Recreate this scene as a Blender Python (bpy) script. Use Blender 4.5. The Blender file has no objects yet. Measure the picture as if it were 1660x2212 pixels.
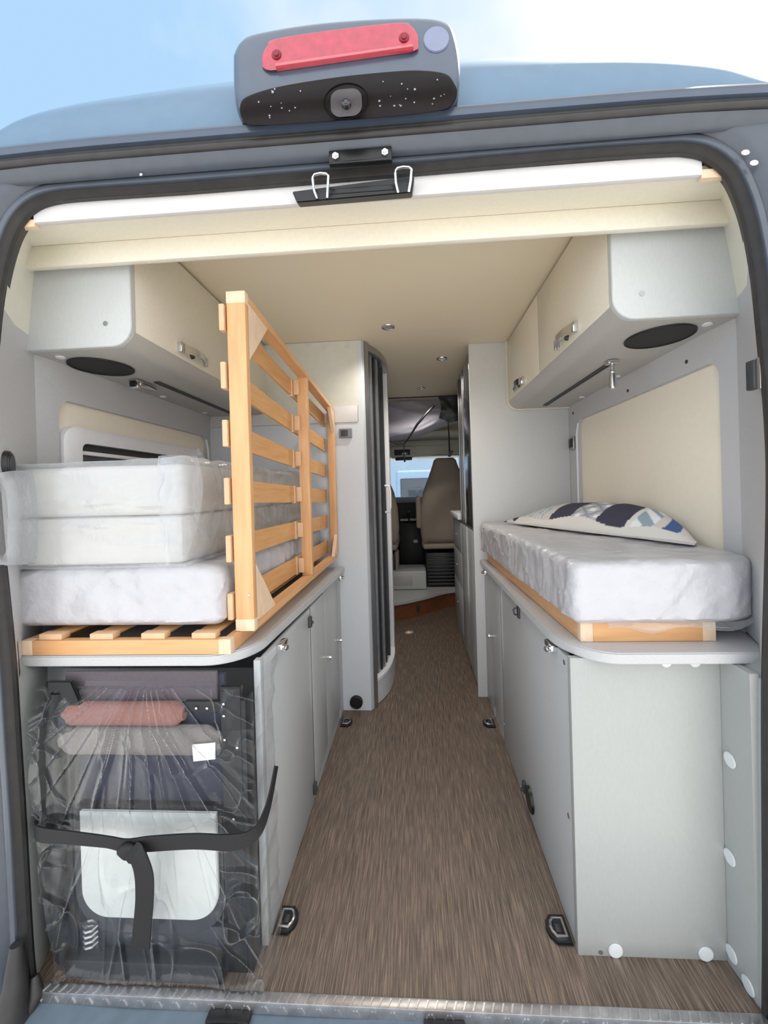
import bpy, bmesh, math, random
from mathutils import Vector, Matrix, noise
random.seed(4)
R = math.radians
scene = bpy.context.scene
COL = scene.collection

# ------------------------------------------------------------------ camera
cam_d = bpy.data.cameras.new('camera'); cam = bpy.data.objects.new('camera', cam_d); COL.objects.link(cam)
cam_d.sensor_fit = 'HORIZONTAL'; cam_d.sensor_width = 36.0
cam_d.lens = 837.78 / 1660 * 36
cam_d.shift_x = -(847.68 - 830) / 1660; cam_d.shift_y = (1062.56 - 1106) / 1660
cam_d.clip_start = .02; cam_d.clip_end = 300
rx = Vector((0.99797817, 0.05652432, -0.02906149)); ux = Vector((0.02885653, 0.00443911, 0.99957371)); fx = Vector((-0.05662923, 0.99839135, -0.00279904))
m = Matrix((rx, ux, -fx)).transposed().to_4x4(); m.translation = Vector((0.02215, -0.9084, 1.1197))
cam.matrix_world = m
scene.camera = cam

# ------------------------------------------------------------------ exposure, sky, sun
scene.view_settings.view_transform = 'Standard'; scene.view_settings.look = 'None'
scene.view_settings.gamma = 1; scene.view_settings.use_curve_mapping = False
scene.view_settings.exposure = 0.13
SKY_BLUE = (0.42, 0.65, 0.90); SKY_WHITE = (0.97, 0.99, 1.0)
BACK_BOOST = 0.9
w = bpy.data.worlds.new('sky'); scene.world = w; w.use_nodes = True
nt = w.node_tree; N = nt.nodes; L = nt.links; N.clear()
out = N.new('ShaderNodeOutputWorld'); bg = N.new('ShaderNodeBackground'); L.new(bg.outputs[0], out.inputs[0])
tc = N.new('ShaderNodeTexCoord'); sep = N.new('ShaderNodeSeparateXYZ'); L.new(tc.outputs['Generated'], sep.inputs[0])
nz = N.new('ShaderNodeTexNoise'); nz.inputs['Scale'].default_value = 2.2; nz.inputs['Detail'].default_value = 5; nz.inputs['Roughness'].default_value = .55
L.new(tc.outputs['Generated'], nz.inputs['Vector'])
def wmath(op, a, b=None, clamp=False):
    n = N.new('ShaderNodeMath'); n.operation = op; n.use_clamp = clamp
    for i, v in enumerate((a, b)):
        if v is None: continue
        if isinstance(v, (int, float)): n.inputs[i].default_value = v
        else: L.new(v, n.inputs[i])
    return n.outputs[0]
cl = wmath('ADD', wmath('MULTIPLY', wmath('SUBTRACT', nz.outputs[0], .5), 2.3), wmath('ADD', wmath('ADD', wmath('MULTIPLY', sep.outputs['X'], 1.25), .42), wmath('MULTIPLY', wmath('SUBTRACT', .55, sep.outputs['Y']), 1.2, True)), True)
mx = N.new('ShaderNodeMixRGB'); L.new(cl, mx.inputs[0]); mx.inputs[1].default_value = (*SKY_BLUE, 1); mx.inputs[2].default_value = (*SKY_WHITE, 1)
L.new(mx.outputs[0], bg.inputs[0])
# unseen sky behind the camera, brightness added to light the interior
bb = wmath('ADD', wmath('MULTIPLY', wmath('MULTIPLY', wmath('MULTIPLY', sep.outputs['Y'], -1.0), 1.6, True), BACK_BOOST), 1.0)
L.new(bb, bg.inputs[1])
sd = bpy.data.lights.new('sun', 'SUN'); sd.energy = 9; sd.angle = R(1.0); sd.color = (1, .975, .94)
so = bpy.data.objects.new('sun', sd); COL.objects.link(so)
so.rotation_euler = Vector((-0.40, -0.38, -0.83)).to_track_quat('-Z', 'Y').to_euler(); so.location = (4, 6, 8)

# ------------------------------------------------------------------ materials
def lin(c):
    return tuple(((v/255) / 12.92 if v/255 <= .04045 else ((v/255 + .055) / 1.055) ** 2.4) for v in c)
MATS = {}
def mat(name, rgb, rough=.5, metal=0, spec=.5, var=.03, vscale=30, stretch=(1, 1, 1), bump=0, bscale=80, coat=0, alpha=None, trans=0, emit=0, sheen=0, rgb2=None, detail=3):
    if name in MATS: return MATS[name]
    M = bpy.data.materials.new(name); M.use_nodes = True; nt = M.node_tree; n = nt.nodes; l = nt.links
    b = n['Principled BSDF']; tc = n.new('ShaderNodeTexCoord'); mp = n.new('ShaderNodeMapping'); mp.inputs['Scale'].default_value = stretch
    l.new(tc.outputs['Object'], mp.inputs[0])
    nz = n.new('ShaderNodeTexNoise'); nz.inputs['Scale'].default_value = vscale; nz.inputs['Detail'].default_value = detail; l.new(mp.outputs[0], nz.inputs['Vector'])
    c = lin(rgb); c2 = lin(rgb2) if rgb2 else tuple(min(1, v * (1 + var * 2)) for v in c); c1 = c if rgb2 else tuple(v * (1 - var * 2) for v in c)
    cr = n.new('ShaderNodeValToRGB'); cr.color_ramp.elements[0].position = .32; cr.color_ramp.elements[1].position = .68
    cr.color_ramp.elements[0].color = (*c1, 1); cr.color_ramp.elements[1].color = (*c2, 1)
    l.new(nz.outputs[0], cr.inputs[0]); l.new(cr.outputs[0], b.inputs['Base Color'])
    b.inputs['Roughness'].default_value = rough; b.inputs['Metallic'].default_value = metal
    b.inputs['Specular IOR Level'].default_value = spec; b.inputs['Coat Weight'].default_value = coat; b.inputs['Coat Roughness'].default_value = .15
    b.inputs['Transmission Weight'].default_value = trans
    if sheen: b.inputs['Sheen Weight'].default_value = sheen
    if alpha is not None: b.inputs['Alpha'].default_value = alpha
    if emit: b.inputs['Emission Color'].default_value = (*c, 1); b.inputs['Emission Strength'].default_value = emit
    if bump:
        bz = n.new('ShaderNodeTexNoise'); bz.inputs['Scale'].default_value = bscale; bz.inputs['Detail'].default_value = 4; l.new(mp.outputs[0], bz.inputs['Vector'])
        bp = n.new('ShaderNodeBump'); bp.inputs['Strength'].default_value = bump; bp.inputs['Distance'].default_value = .01
        l.new(bz.outputs[0], bp.inputs['Height']); l.new(bp.outputs[0], b.inputs['Normal'])
    MATS[name] = M; return M

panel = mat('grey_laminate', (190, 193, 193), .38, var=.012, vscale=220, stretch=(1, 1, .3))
panel_dimmed = mat('grey_laminate_dimmed', (164, 166, 164), .38, var=.012, vscale=220, stretch=(1, 1, .3))  # same grey laminate, darkened in colour to offset stronger light low down
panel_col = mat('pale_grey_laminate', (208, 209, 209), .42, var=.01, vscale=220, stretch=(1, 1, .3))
panel_side = mat('grey_laminate_front', (176, 178, 180), .34, var=.015, vscale=260, stretch=(1, 1, .3))
cream = mat('cream_laminate', (228, 222, 206), .28, var=.012, vscale=120)
creamw = mat('cream_trim', (226, 222, 208), .45, var=.01)
beige_in = mat('beige_recess_lining', (240, 232, 215), .75, var=.006, vscale=50)
ceil_m = mat('beige_ceiling_lining', (232, 219, 194), .6, var=.02, vscale=300)
wallg = mat('grey_wall_fabric', (190, 190, 192), .8, var=.03, vscale=400, bump=.1, bscale=500)
capw = mat('pale_cap', (216, 219, 220), .4, var=.01)
white = mat('white_plastic', (232, 232, 236), .35, var=.01)
whitem = mat('white_board', (206, 204, 204), .5, var=.01)
top_m = mat('grey_worktop', (184, 184, 186), .35, var=.03, vscale=420)
wood = mat('beech_wood', (208, 156, 108), .45, var=.05, vscale=8, stretch=(9, .8, 9), rgb2=(218, 172, 126), detail=5)
wood_v = mat('beech_wood_upright', (208, 156, 108), .45, vscale=8, stretch=(9, 9, .8), rgb2=(218, 171, 124), detail=5)
wood_x = mat('beech_wood_crosswise', (208, 154, 104), .45, vscale=8, stretch=(.8, 9, 9), rgb2=(218, 168, 118), detail=5)
plyw = mat('pale_plywood', (220, 190, 160), .6, vscale=20, stretch=(3, 3, 1), rgb2=(228, 202, 176))
slat_m = mat('birch_slat', (204, 150, 96), .5, vscale=10, stretch=(9, .7, 9), rgb2=(216, 168, 116), detail=5)
cap_m = mat('slat_holder', (214, 176, 140), .6, var=.03)
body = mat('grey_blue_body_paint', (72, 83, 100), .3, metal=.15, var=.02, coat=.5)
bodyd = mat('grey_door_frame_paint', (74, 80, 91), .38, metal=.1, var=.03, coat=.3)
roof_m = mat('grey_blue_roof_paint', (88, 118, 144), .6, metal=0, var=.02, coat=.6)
rubber = mat('black_rubber', (48, 46, 46), .5, var=.08)
black = mat('black_plastic', (22, 22, 24), .35, var=.08)
blackm = mat('black_matt_metal', (28, 29, 33), .45, metal=.4, var=.06)
chrome = mat('chrome', (215, 216, 218), .16, metal=1, var=.01)
alu = mat('brushed_aluminium', (178, 178, 180), .3, metal=.9, var=.04, vscale=60, stretch=(1, 1, .1))
bumperm = mat('grey_blue_bumper', (98, 112, 124), .4, var=.04)
matw = mat('white_mattress_cover', (186, 185, 190), .36, var=.012, vscale=20, bump=.7, bscale=24, coat=.3)
matw2 = mat('white_foam_cover', (196, 192, 188), .6, var=.01, vscale=12, bump=.15, bscale=22)
seatm = mat('taupe_seat_cloth', (168, 155, 142), .85, var=.04, vscale=300, bump=.1, bscale=300)
drkgrey = mat('dark_grey_plastic', (58, 60, 64), .45, var=.05)
navy = mat('navy_cloth', (38, 41, 60), .8, var=.06, vscale=200)
greyc = mat('grey_cloth', (112, 106, 104), .9, var=.05, vscale=200)
pink = mat('pinkish_brown_cloth', (140, 98, 90), .85, var=.04, vscale=200)
mauve = mat('brownish_grey_cloth', (86, 78, 84), .85, var=.04, vscale=200)
boardm = mat('light_grey_board', (206, 208, 206), .4, var=.01)
curt = mat('grey_curtain_cloth', (188, 186, 202), .55, var=.03, vscale=60, bump=.25, bscale=20)
redm = mat('red_lens', (168, 34, 62), .18, var=.08, vscale=60, coat=.8, bump=.1, bscale=60)
redd = mat('dark_red', (120, 10, 34), .25, var=.05)
strapm = mat('black_webbing', (25, 23, 25), .6, var=.12, vscale=260, stretch=(1, 1, 6), bump=.3, bscale=400)
paperm = mat('white_paper', (225, 225, 228), .7, var=.02)
brownw = mat('red_brown_wood', (120, 72, 44), .5, var=.08, vscale=12, stretch=(1, 6, 6))
platem = mat('tread_plate_aluminium', (190, 188, 190), .34, metal=.9, var=.08, vscale=40)
concrete = mat('concrete_yard', (192, 190, 186), .9, var=.06, vscale=3)
vanblue = mat('parked_van_paint', (150, 178, 205), .3, var=.03)
glassd = mat('dark_window_glass', (70, 78, 88), .08, var=.03, coat=.4)
blindm = mat('dark_pleated_blind', (58, 58, 62), .7, var=.05)

def film(name, lo, hi, rough, tint=(1, 1, 1), bump=.6, bscale=18, stretch=(1, 1, 1), diff=.35, power=1.0):
    M = bpy.data.materials.new(name); M.use_nodes = True; nt = M.node_tree; n = nt.nodes; l = nt.links; n.clear()
    o = n.new('ShaderNodeOutputMaterial'); t = n.new('ShaderNodeBsdfTransparent'); g = n.new('ShaderNodeBsdfGlossy'); d = n.new('ShaderNodeBsdfDiffuse'); tl = n.new('ShaderNodeBsdfTranslucent')
    g.inputs['Roughness'].default_value = rough; t.inputs[0].default_value = (.96, .97, .98, 1)
    d.inputs[0].default_value = (*tint, 1); tl.inputs[0].default_value = (*tint, 1)
    tc = n.new('ShaderNodeTexCoord'); mp = n.new('ShaderNodeMapping'); mp.inputs['Scale'].default_value = stretch; l.new(tc.outputs['Object'], mp.inputs[0])
    z = n.new('ShaderNodeTexNoise'); z.inputs['Scale'].default_value = bscale; z.inputs['Detail'].default_value = 4; z.inputs['Distortion'].default_value = .6; l.new(mp.outputs[0], z.inputs['Vector'])
    bp = n.new('ShaderNodeBump'); bp.inputs['Strength'].default_value = bump; bp.inputs['Distance'].default_value = .02; l.new(z.outputs[0], bp.inputs['Height'])
    for q in (g, d, tl): l.new(bp.outputs[0], q.inputs['Normal'])
    a = n.new('ShaderNodeMixShader'); a.inputs[0].default_value = .4; l.new(d.outputs[0], a.inputs[1]); l.new(tl.outputs[0], a.inputs[2])
    b = n.new('ShaderNodeMixShader'); b.inputs[0].default_value = 1 - diff; l.new(a.outputs[0], b.inputs[1]); l.new(g.outputs[0], b.inputs[2])
    lw = n.new('ShaderNodeLayerWeight'); lw.inputs[0].default_value = .45; l.new(bp.outputs[0], lw.inputs['Normal'])
    mr = n.new('ShaderNodeMapRange'); mr.inputs['To Min'].default_value = lo; mr.inputs['To Max'].default_value = hi; pw_ = n.new('ShaderNodeMath'); pw_.operation = 'POWER'; pw_.inputs[1].default_value = power; l.new(lw.outputs['Facing'], pw_.inputs[0]); l.new(pw_.outputs[0], mr.inputs['Value'])
    c = n.new('ShaderNodeMixShader'); l.new(mr.outputs[0], c.inputs[0]); l.new(t.outputs[0], c.inputs[1]); l.new(b.outputs[0], c.inputs[2])
    l.new(c.outputs[0], o.inputs[0]); MATS[name] = M; return M
film_clear = film('clear_plastic_film', .014, 1.0, .12, diff=.15, bump=.12, bscale=16, power=2.2)
film_milky = film('milky_plastic_film', .12, .75, .22, tint=(.88, .90, .93), diff=.6, bscale=10, bump=.4)
glass = film('clear_glass', .04, .5, .02, bump=0, diff=0)
smoked = film('smoked_acrylic', .6, .9, .2, tint=(.22, .22, .23), bump=0, diff=.6)

# floor: brown vinyl with fine lengthwise lines
def floor_mat():
    M = bpy.data.materials.new('brown_striped_vinyl'); M.use_nodes = True; nt = M.node_tree; n = nt.nodes; l = nt.links; b = n['Principled BSDF']
    tc = n.new('ShaderNodeTexCoord')
    def nz(sx, sy, sc, det):
        mp = n.new('ShaderNodeMapping'); mp.inputs['Scale'].default_value = (sx, sy, 1); l.new(tc.outputs['Object'], mp.inputs[0])
        z = n.new('ShaderNodeTexNoise'); z.inputs['Scale'].default_value = sc; z.inputs['Detail'].default_value = det; z.inputs['Roughness'].default_value = .7; l.new(mp.outputs[0], z.inputs['Vector']); return z
    a = nz(110, 2.6, 4, 6)
    cr = n.new('ShaderNodeValToRGB'); e = cr.color_ramp.elements
    e[0].position = .36; e[0].color = (*lin((72, 61, 54)), 1); e[1].position = .66; e[1].color = (*lin((152, 133, 115)), 1)
    k = cr.color_ramp.elements.new(.5); k.color = (*lin((104, 90, 80)), 1)
    l.new(a.outputs[0], cr.inputs[0]); l.new(cr.outputs[0], b.inputs['Base Color']); b.inputs['Roughness'].default_value = .42
    bp = n.new('ShaderNodeBump'); bp.inputs['Strength'].default_value = .25; bp.inputs['Distance'].default_value = .002; l.new(a.outputs[0], bp.inputs['Height']); l.new(bp.outputs[0], b.inputs['Normal'])
    return M
floor_m = floor_mat()

# ------------------------------------------------------------------ mesh helpers
class MB:
    def __init__(s): s.b = bmesh.new()
    def _merge(s, t):
        me = bpy.data.meshes.new('t'); t.to_mesh(me); t.free(); s.b.from_mesh(me); bpy.data.meshes.remove(me); return s
    def box(s, x0, x1, y0, y1, z0, z1, bev=0, seg=2):
        t = bmesh.new(); bmesh.ops.create_cube(t, size=1)
        for v in t.verts: v.co = Vector(((x0+x1)/2 + v.co.x*(x1-x0), (y0+y1)/2 + v.co.y*(y1-y0), (z0+z1)/2 + v.co.z*(z1-z0)))
        if bev: bmesh.ops.bevel(t, geom=list(t.edges), offset=bev, segments=seg, affect='EDGES', profile=.5)
        return s._merge(t)
    def hexa(s, a, b, bev=0):           # two quads (4 pts each) joined
        t = bmesh.new(); A = [t.verts.new(p) for p in a]; B = [t.verts.new(p) for p in b]
        t.faces.new(A[::-1]); t.faces.new(B)
        for i in range(4): t.faces.new((A[i], A[(i+1) % 4], B[(i+1) % 4], B[i]))
        bmesh.ops.recalc_face_normals(t, faces=t.faces)
        if bev: bmesh.ops.bevel(t, geom=list(t.edges), offset=bev, segments=2, affect='EDGES')
        return s._merge(t)
    def cyl(s, p0, p1, r, r1=None, seg=24, bev=0):
        p0 = Vector(p0); p1 = Vector(p1); d = p1 - p0; t = bmesh.new()
        bmesh.ops.create_cone(t, cap_ends=True, segments=seg, radius1=r, radius2=r if r1 is None else r1, depth=d.length)
        if bev: bmesh.ops.bevel(t, geom=[e for e in t.edges if len(e.link_faces) == 2 and any(len(f.verts) > 4 for f in e.link_faces)], offset=bev, segments=2, affect='EDGES')
        q = d.to_track_quat('Z', 'Y').to_matrix().to_4x4(); q.translation = (p0+p1)/2
        bmesh.ops.transform(t, matrix=q, verts=t.verts); return s._merge(t)
    def tube(s, pts, r, seg=8, closed=False):
        pts = [Vector(p) for p in pts]; t = bmesh.new(); n = len(pts); rings = []
        up = Vector((.123, .456, .88)).normalized(); pu = None
        for i, p in enumerate(pts):
            a = pts[i-1] if (i or closed) else p; c = pts[(i+1) % n] if (i < n-1 or closed) else p
            d = (c - a).normalized(); u = (pu if pu else up); u = (u - d*u.dot(d)).normalized(); pu = u; v = d.cross(u)
            rr = r[i] if isinstance(r, (list, tuple)) else r
            rings.append([t.verts.new(p + (u*math.cos(k*2*math.pi/seg) + v*math.sin(k*2*math.pi/seg))*rr) for k in range(seg)])
        for i in range(n if closed else n-1):
            A = rings[i]; B = rings[(i+1) % n]
            for k in range(seg): t.faces.new((A[k], A[(k+1) % seg], B[(k+1) % seg], B[k]))
        if not closed: t.faces.new(rings[0][::-1]); t.faces.new(rings[-1])
        bmesh.ops.recalc_face_normals(t, faces=t.faces); return s._merge(t)
    def prism(s, poly, axis, a, b, bev=0, seg=2):   # poly: 2D in the other two axes (xy for z, xz for y, yz for x)
        def P(q, h): return {'z': (q[0], q[1], h), 'y': (q[0], h, q[1]), 'x': (h, q[0], q[1])}[axis]
        t = bmesh.new(); A = [t.verts.new(P(q, a)) for q in poly]; B = [t.verts.new(P(q, b)) for q in poly]; n = len(poly)
        t.faces.new(A[::-1]); t.faces.new(B)
        for i in range(n): t.faces.new((A[i], A[(i+1) % n], B[(i+1) % n], B[i]))
        bmesh.ops.recalc_face_normals(t, faces=t.faces)
        if bev:
            es = [e for e in t.edges if sum(1 for f in e.link_faces if len(f.verts) == n) == 1] if n > 4 else list(t.edges)
            bmesh.ops.bevel(t, geom=es, offset=bev, segments=seg, affect='EDGES')
        return s._merge(t)
    def grid(s, rows, closed_u=False):
        t = bmesh.new(); V = [[t.verts.new(p) for p in r] for r in rows]
        for i in range(len(V)-1):
            m = len(V[i])
            for j in range(m if closed_u else m-1): t.faces.new((V[i][j], V[i][(j+1) % m], V[i+1][(j+1) % m], V[i+1][j]))
        return s._merge(t)
    def sphere(s, c, r, sc=(1, 1, 1), seg=20):
        t = bmesh.new(); bmesh.ops.create_uvsphere(t, u_segments=seg, v_segments=seg//2, radius=r)
        for v in t.verts: v.co = Vector((c[0]+v.co.x*sc[0], c[1]+v.co.y*sc[1], c[2]+v.co.z*sc[2]))
        return s._merge(t)
    def raised(s, fn):                  # displace every vertex
        for v in s.b.verts: v.co = fn(v.co.copy())
        return s

def obj(name, B, material, parent=None, kind=None, flip=False, ang=40):
    b = B.b if isinstance(B, MB) else B
    me = bpy.data.meshes.new(name)
    off = Vector((0, 0, 0))
    if parent is not None:
        p = parent
        while p: off += p.location; p = p.parent
    if parent is not None:
        bmesh.ops.translate(b, vec=-off, verts=b.verts)
        b.to_mesh(me); o = bpy.data.objects.new(name, me); COL.objects.link(o); o.parent = parent
    else:
        if len(b.verts):
            lo = Vector((min(v.co.x for v in b.verts), min(v.co.y for v in b.verts), min(v.co.z for v in b.verts))); hi = Vector((max(v.co.x for v in b.verts), max(v.co.y for v in b.verts), 0))
            base = Vector(((lo.x+hi.x)/2, (lo.y+hi.y)/2, lo.z)); bmesh.ops.translate(b, vec=-base, verts=b.verts)
        else: base = Vector()
        b.to_mesh(me); o = bpy.data.objects.new(name, me); COL.objects.link(o); o.location = base
    b.free()
    for mm in (material if isinstance(material, (list, tuple)) else [material]): me.materials.append(mm)
    me.shade_smooth(); me.set_sharp_from_angle(angle=R(ang))
    if kind: o['kind'] = kind
    return o
def tag(o, label, cat, group=None):
    o['label'] = label; o['category'] = cat
    if group: o['group'] = group
    return o
def thing(name, loc, label, cat, group=None):
    o = bpy.data.objects.new(name, None); o.empty_display_size = .05; COL.objects.link(o); o.location = loc
    return tag(o, label, cat, group)
def copy_tree(o, parent=None):
    c = o.copy(); COL.objects.link(c); c.parent = parent
    for ch in list(o.children): copy_tree(ch, c)
    return c
def struct(name, B, m): return obj(name, B, m, kind='structure')

def rrect(x0, x1, y0, y1, r, n=6, corners=(1, 1, 1, 1)):   # ccw from lower right
    pts = []
    for (cx, cy, a0, on, X, Y) in ((x1-r, y0+r, -90, corners[0], x1, y0), (x1-r, y1-r, 0, corners[1], x1, y1), (x0+r, y1-r, 90, corners[2], x0, y1), (x0+r, y0+r, 180, corners[3], x0, y0)):
        if on: pts += [(cx + r*math.cos(R(a0+90*k/n)), cy + r*math.sin(R(a0+90*k/n))) for k in range(n+1)]
        else: pts.append((X, Y))
    return pts
def lerp(a, b, t): return a + (b-a)*t
def fn3(x, y, z, sc=1): return noise.noise(Vector((x*sc, y*sc, z*sc)))
def ridge(x, y, z): return 1 - abs(noise.noise(Vector((x, y, z)))) * 2

def soft_box(x0, x1, y0, y1, z0, z1, r=.02, step=.012, amp=.004, sc=9, wr=None, shape=None):
    nx, ny, nz = [max(3, int(round((b-a)/step))) for a, b in ((x0, x1), (y0, y1), (z0, z1))]
    t = bmesh.new(); V = {}
    def vert(i, j, k):
        if (i, j, k) not in V: V[(i, j, k)] = t.verts.new((lerp(x0, x1, i/nx), lerp(y0, y1, j/ny), lerp(z0, z1, k/nz)))
        return V[(i, j, k)]
    for i in range(nx):
        for j in range(ny):
            for k in (0, nz): t.faces.new([vert(i, j, k), vert(i+1, j, k), vert(i+1, j+1, k), vert(i, j+1, k)][::1 if k else -1])
    for i in range(nx):
        for k in range(nz):
            for j in (0, ny): t.faces.new([vert(i, j, k), vert(i+1, j, k), vert(i+1, j, k+1), vert(i, j, k+1)][::-1 if j else 1])
    for j in range(ny):
        for k in range(nz):
            for i in (0, nx): t.faces.new([vert(i, j, k), vert(i, j+1, k), vert(i, j+1, k+1), vert(i, j, k+1)][::1 if i else -1])
    for v in t.verts:
        p = v.co; q = Vector((min(max(p.x, x0+r), x1-r), min(max(p.y, y0+r), y1-r), min(max(p.z, z0+r), z1-r)))
        d = p - q; nrm = d.normalized() if d.length > 1e-6 else Vector((0, 0, 1)); p = q + nrm*r
        dd = amp * fn3(p.x, p.y, p.z, sc)
        if wr: dd += wr(p, nrm)
        if nrm.z < -.5: dd *= .2
        p = p + nrm*dd
        if shape: p = shape(p)
        v.co = p
    B = MB(); B.b.free(); B.b = t; return B

# ------------------------------------------------------------------ setting: floor, ceiling, walls
struct('floor', MB().box(-1.0, .95, -.062, 3.9, -.03, 0), floor_m)
struct('ceiling', MB().box(-1.0, .85, .092, 2.32, 1.895, 1.93), ceil_m)
struct('ceiling', MB().box(-1.0, .85, 2.33, 3.3, 1.905, 1.94), ceil_m)
struct('trim_12', MB().box(-.2, .40, 2.318, 2.326, 1.886, 1.896), drkgrey)

def wall_side(name, s, xl, xw, recess, zlo_jamb):
    # s=+1 right, -1 left. xw: function z -> x of the inner face
    B = MB()
    y0, y1 = .12, 1.2; z0, z1 = .70, 1.90
    ry0, ry1, rz0, rz1 = recess
    inner = rrect(ry0, ry1, rz0, rz1, .045, 8); n = len(inner)
    cy, cz = (ry0+ry1)/2, (rz0+rz1)/2
    outer = []
    for (py, pz) in inner:
        dy, dz = py-cy, pz-cz
        ty = ((y1-cy)/dy if dy > 0 else (y0-cy)/dy) if abs(dy) > 1e-6 else 1e9
        tz = ((z1-cz)/dz if dz > 0 else (z0-cz)/dz) if abs(dz) > 1e-6 else 1e9
        t = min(ty, tz); outer.append((cy+dy*t, cz+dz*t))
    for c in ((y0, z0), (y1, z0), (y1, z1), (y0, z1)):    # snap nearest to the corner
        k = min(range(n), key=lambda i: (outer[i][0]-c[0])**2 + (outer[i][1]-c[1])**2); outer[k] = c
    rows = [[Vector((xw(q[1]), q[0], q[1])) for q in outer], [Vector((xw(q[1]), q[0], q[1])) for q in inner],
            [Vector((xw(q[1]) + s*.004, q[0], q[1])) for q in inner], [Vector((xw(q[1]) + s*.022, q[0], q[1])) for q in inner]]
    B.grid(rows, closed_u=True)
    # outer shell so that no light leaks in
    B.box(min(s*1.08-.09, s*1.06-.09) if s < 0 else .93, -1.09 if s < 0 else .95, -.03, 1.2, -.02, 1.93)
    B.box(-1.13 if s < 0 else .93, -1.09 if s < 0 else .95, 1.2, 1.8, -.02, 1.93)
    o = struct(name, B, wallg)
    return o
xr = lambda z: .850 if z < 1.52 else lerp(.850, .795, (z-1.52)/.38)
xlf = lambda z: -1.034 if z < 1.52 else lerp(-1.034, -.995, (z-1.52)/.38)
wall_side('wall_right', 1, 0, xr, (.185, 1.09, .76, 1.447), 0)
wall_side('wall_left', -1, 0, xlf, (.195, 1.03, .76, 1.425), 0)
struct('wall_right_recess', MB().box(.869, .880, .17, 1.11, .74, 1.47), beige_in).name = 'wall_right'
struct('wall_left_recess', MB().box(-1.066, -1.053, .17, 1.05, .74, 1.45), beige_in).name = 'wall_left'
# lower side panels beside the cupboards
struct('wall_right', MB().box(.722, .74, -.045, .60, 0, .709), panel_dimmed)
struct('wall_left', MB().hexa([(-.955, -.04, 0), (-.955, .6, 0), (-.97, .6, .709), (-.97, -.04, .709)], [(-.99, -.04, 0), (-.99, .6, 0), (-1.0, .6, .709), (-1.0, -.04, .709)]), panel)
# side walls further forward
struct('wall_right', MB().box(.90, .95, 1.8, 2.9, -.02, .98).box(.90, .95, 1.8, 2.9, 1.50, 1.93).box(.90, .95, 1.8, 1.86, .98, 1.5).box(.90, .95, 2.80, 2.9, .98, 1.5).box(.90, .95, 2.9, 3.9, -.02, .95).box(.90, .95, 3.0, 3.1, .95, 1.9), wallg)
struct('wall_left', MB().box(-1.13, -1.09, 1.8, 2.1, -.02, 1.93).box(-1.13, -1.09, 2.1, 2.9, -.02, .9).box(-1.13, -1.09, 2.1, 2.9, 1.5, 1.93).box(-1.13, -1.09, 2.9, 3.9, -.02, .95), wallg)

# trim: header board, recess lining and valance over the rear opening
struct('trim_1', MB().box(-.838, .644, -.058, -.046, 1.763, 1.806, .001), whitem)
struct('trim_2', MB().hexa([(-.90, -.046, 1.766), (.72, -.046, 1.766), (.785, .05, 1.783), (-.985, .05, 1.783)], [(-.90, -.046, 1.79), (.72, -.046, 1.79), (.785, .05, 1.80), (-.985, .05, 1.80)]).box(-.985, .785, .02, .05, 1.80, 1.93), cream)
struct('trim_3', MB().box(-.985, .79, .05, .066, 1.728, 1.783, .001).box(-.99, .80, .066, .092, 1.75, 1.90), cream)
struct('trim_4', MB().box(-.88, -.838, -.056, -.044, 1.756, 1.772).box(.644, .70, -.056, -.044, 1.757, 1.775), plyw)

# aperture path (inner edge of the door seal) in x,z
AP = [(-.885, -.03), (-.893, .08), (-.900, .35), (-.907, .56), (-.913, .74), (-.924, .90), (-.935, 1.05), (-.942, 1.25), (-.939, 1.40), (-.926, 1.52), (-.909, 1.62), (-.886, 1.70), (-.860, 1.752), (-.825, 1.783), (-.78, 1.796), (-.70, 1.799),
      (-.47, 1.797), (-.24, 1.798), (.05, 1.800), (.38, 1.803), (.56, 1.801), (.61, 1.797), (.648, 1.783), (.681, 1.752), (.703, 1.70), (.718, 1.64), (.732, 1.54), (.742, 1.40), (.750, 1.28), (.753, 1.15), (.748, 1.0), (.740, .85), (.733, .70), (.728, .5), (.722, .2), (.716, .0), (.715, -.03)]
def cat(P, k=4):
    out = []
    for i in range(len(P)-1):
        p0 = Vector(P[max(0, i-1)]); p1 = Vector(P[i]); p2 = Vector(P[i+1]); p3 = Vector(P[min(len(P)-1, i+2)])
        for j in range(k):
            t = j/k; out.append(.5*((2*p1) + (p2-p0)*t + (2*p0-5*p1+4*p2-p3)*t*t + (3*p1-p0-3*p2+p3)*t**3))
    out.append(Vector(P[-1])); return out
APs = cat(AP)
def sweep(prof, path=APs, lo=0, hi=None):
    path = path[lo:hi]; rows = [[] for _ in prof]
    for i, p in enumerate(path):
        a = path[max(0, i-1)]; c = path[min(len(path)-1, i+1)]; d = (c-a).normalized(); nrm = Vector((-d.y, d.x))   # left of travel = outward (path runs up left side, over, down)
        for k, (o, y) in enumerate(prof): rows[k].append((p.x + nrm.x*o, y, p.y + nrm.y*o))
    return MB().grid(rows)
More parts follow.
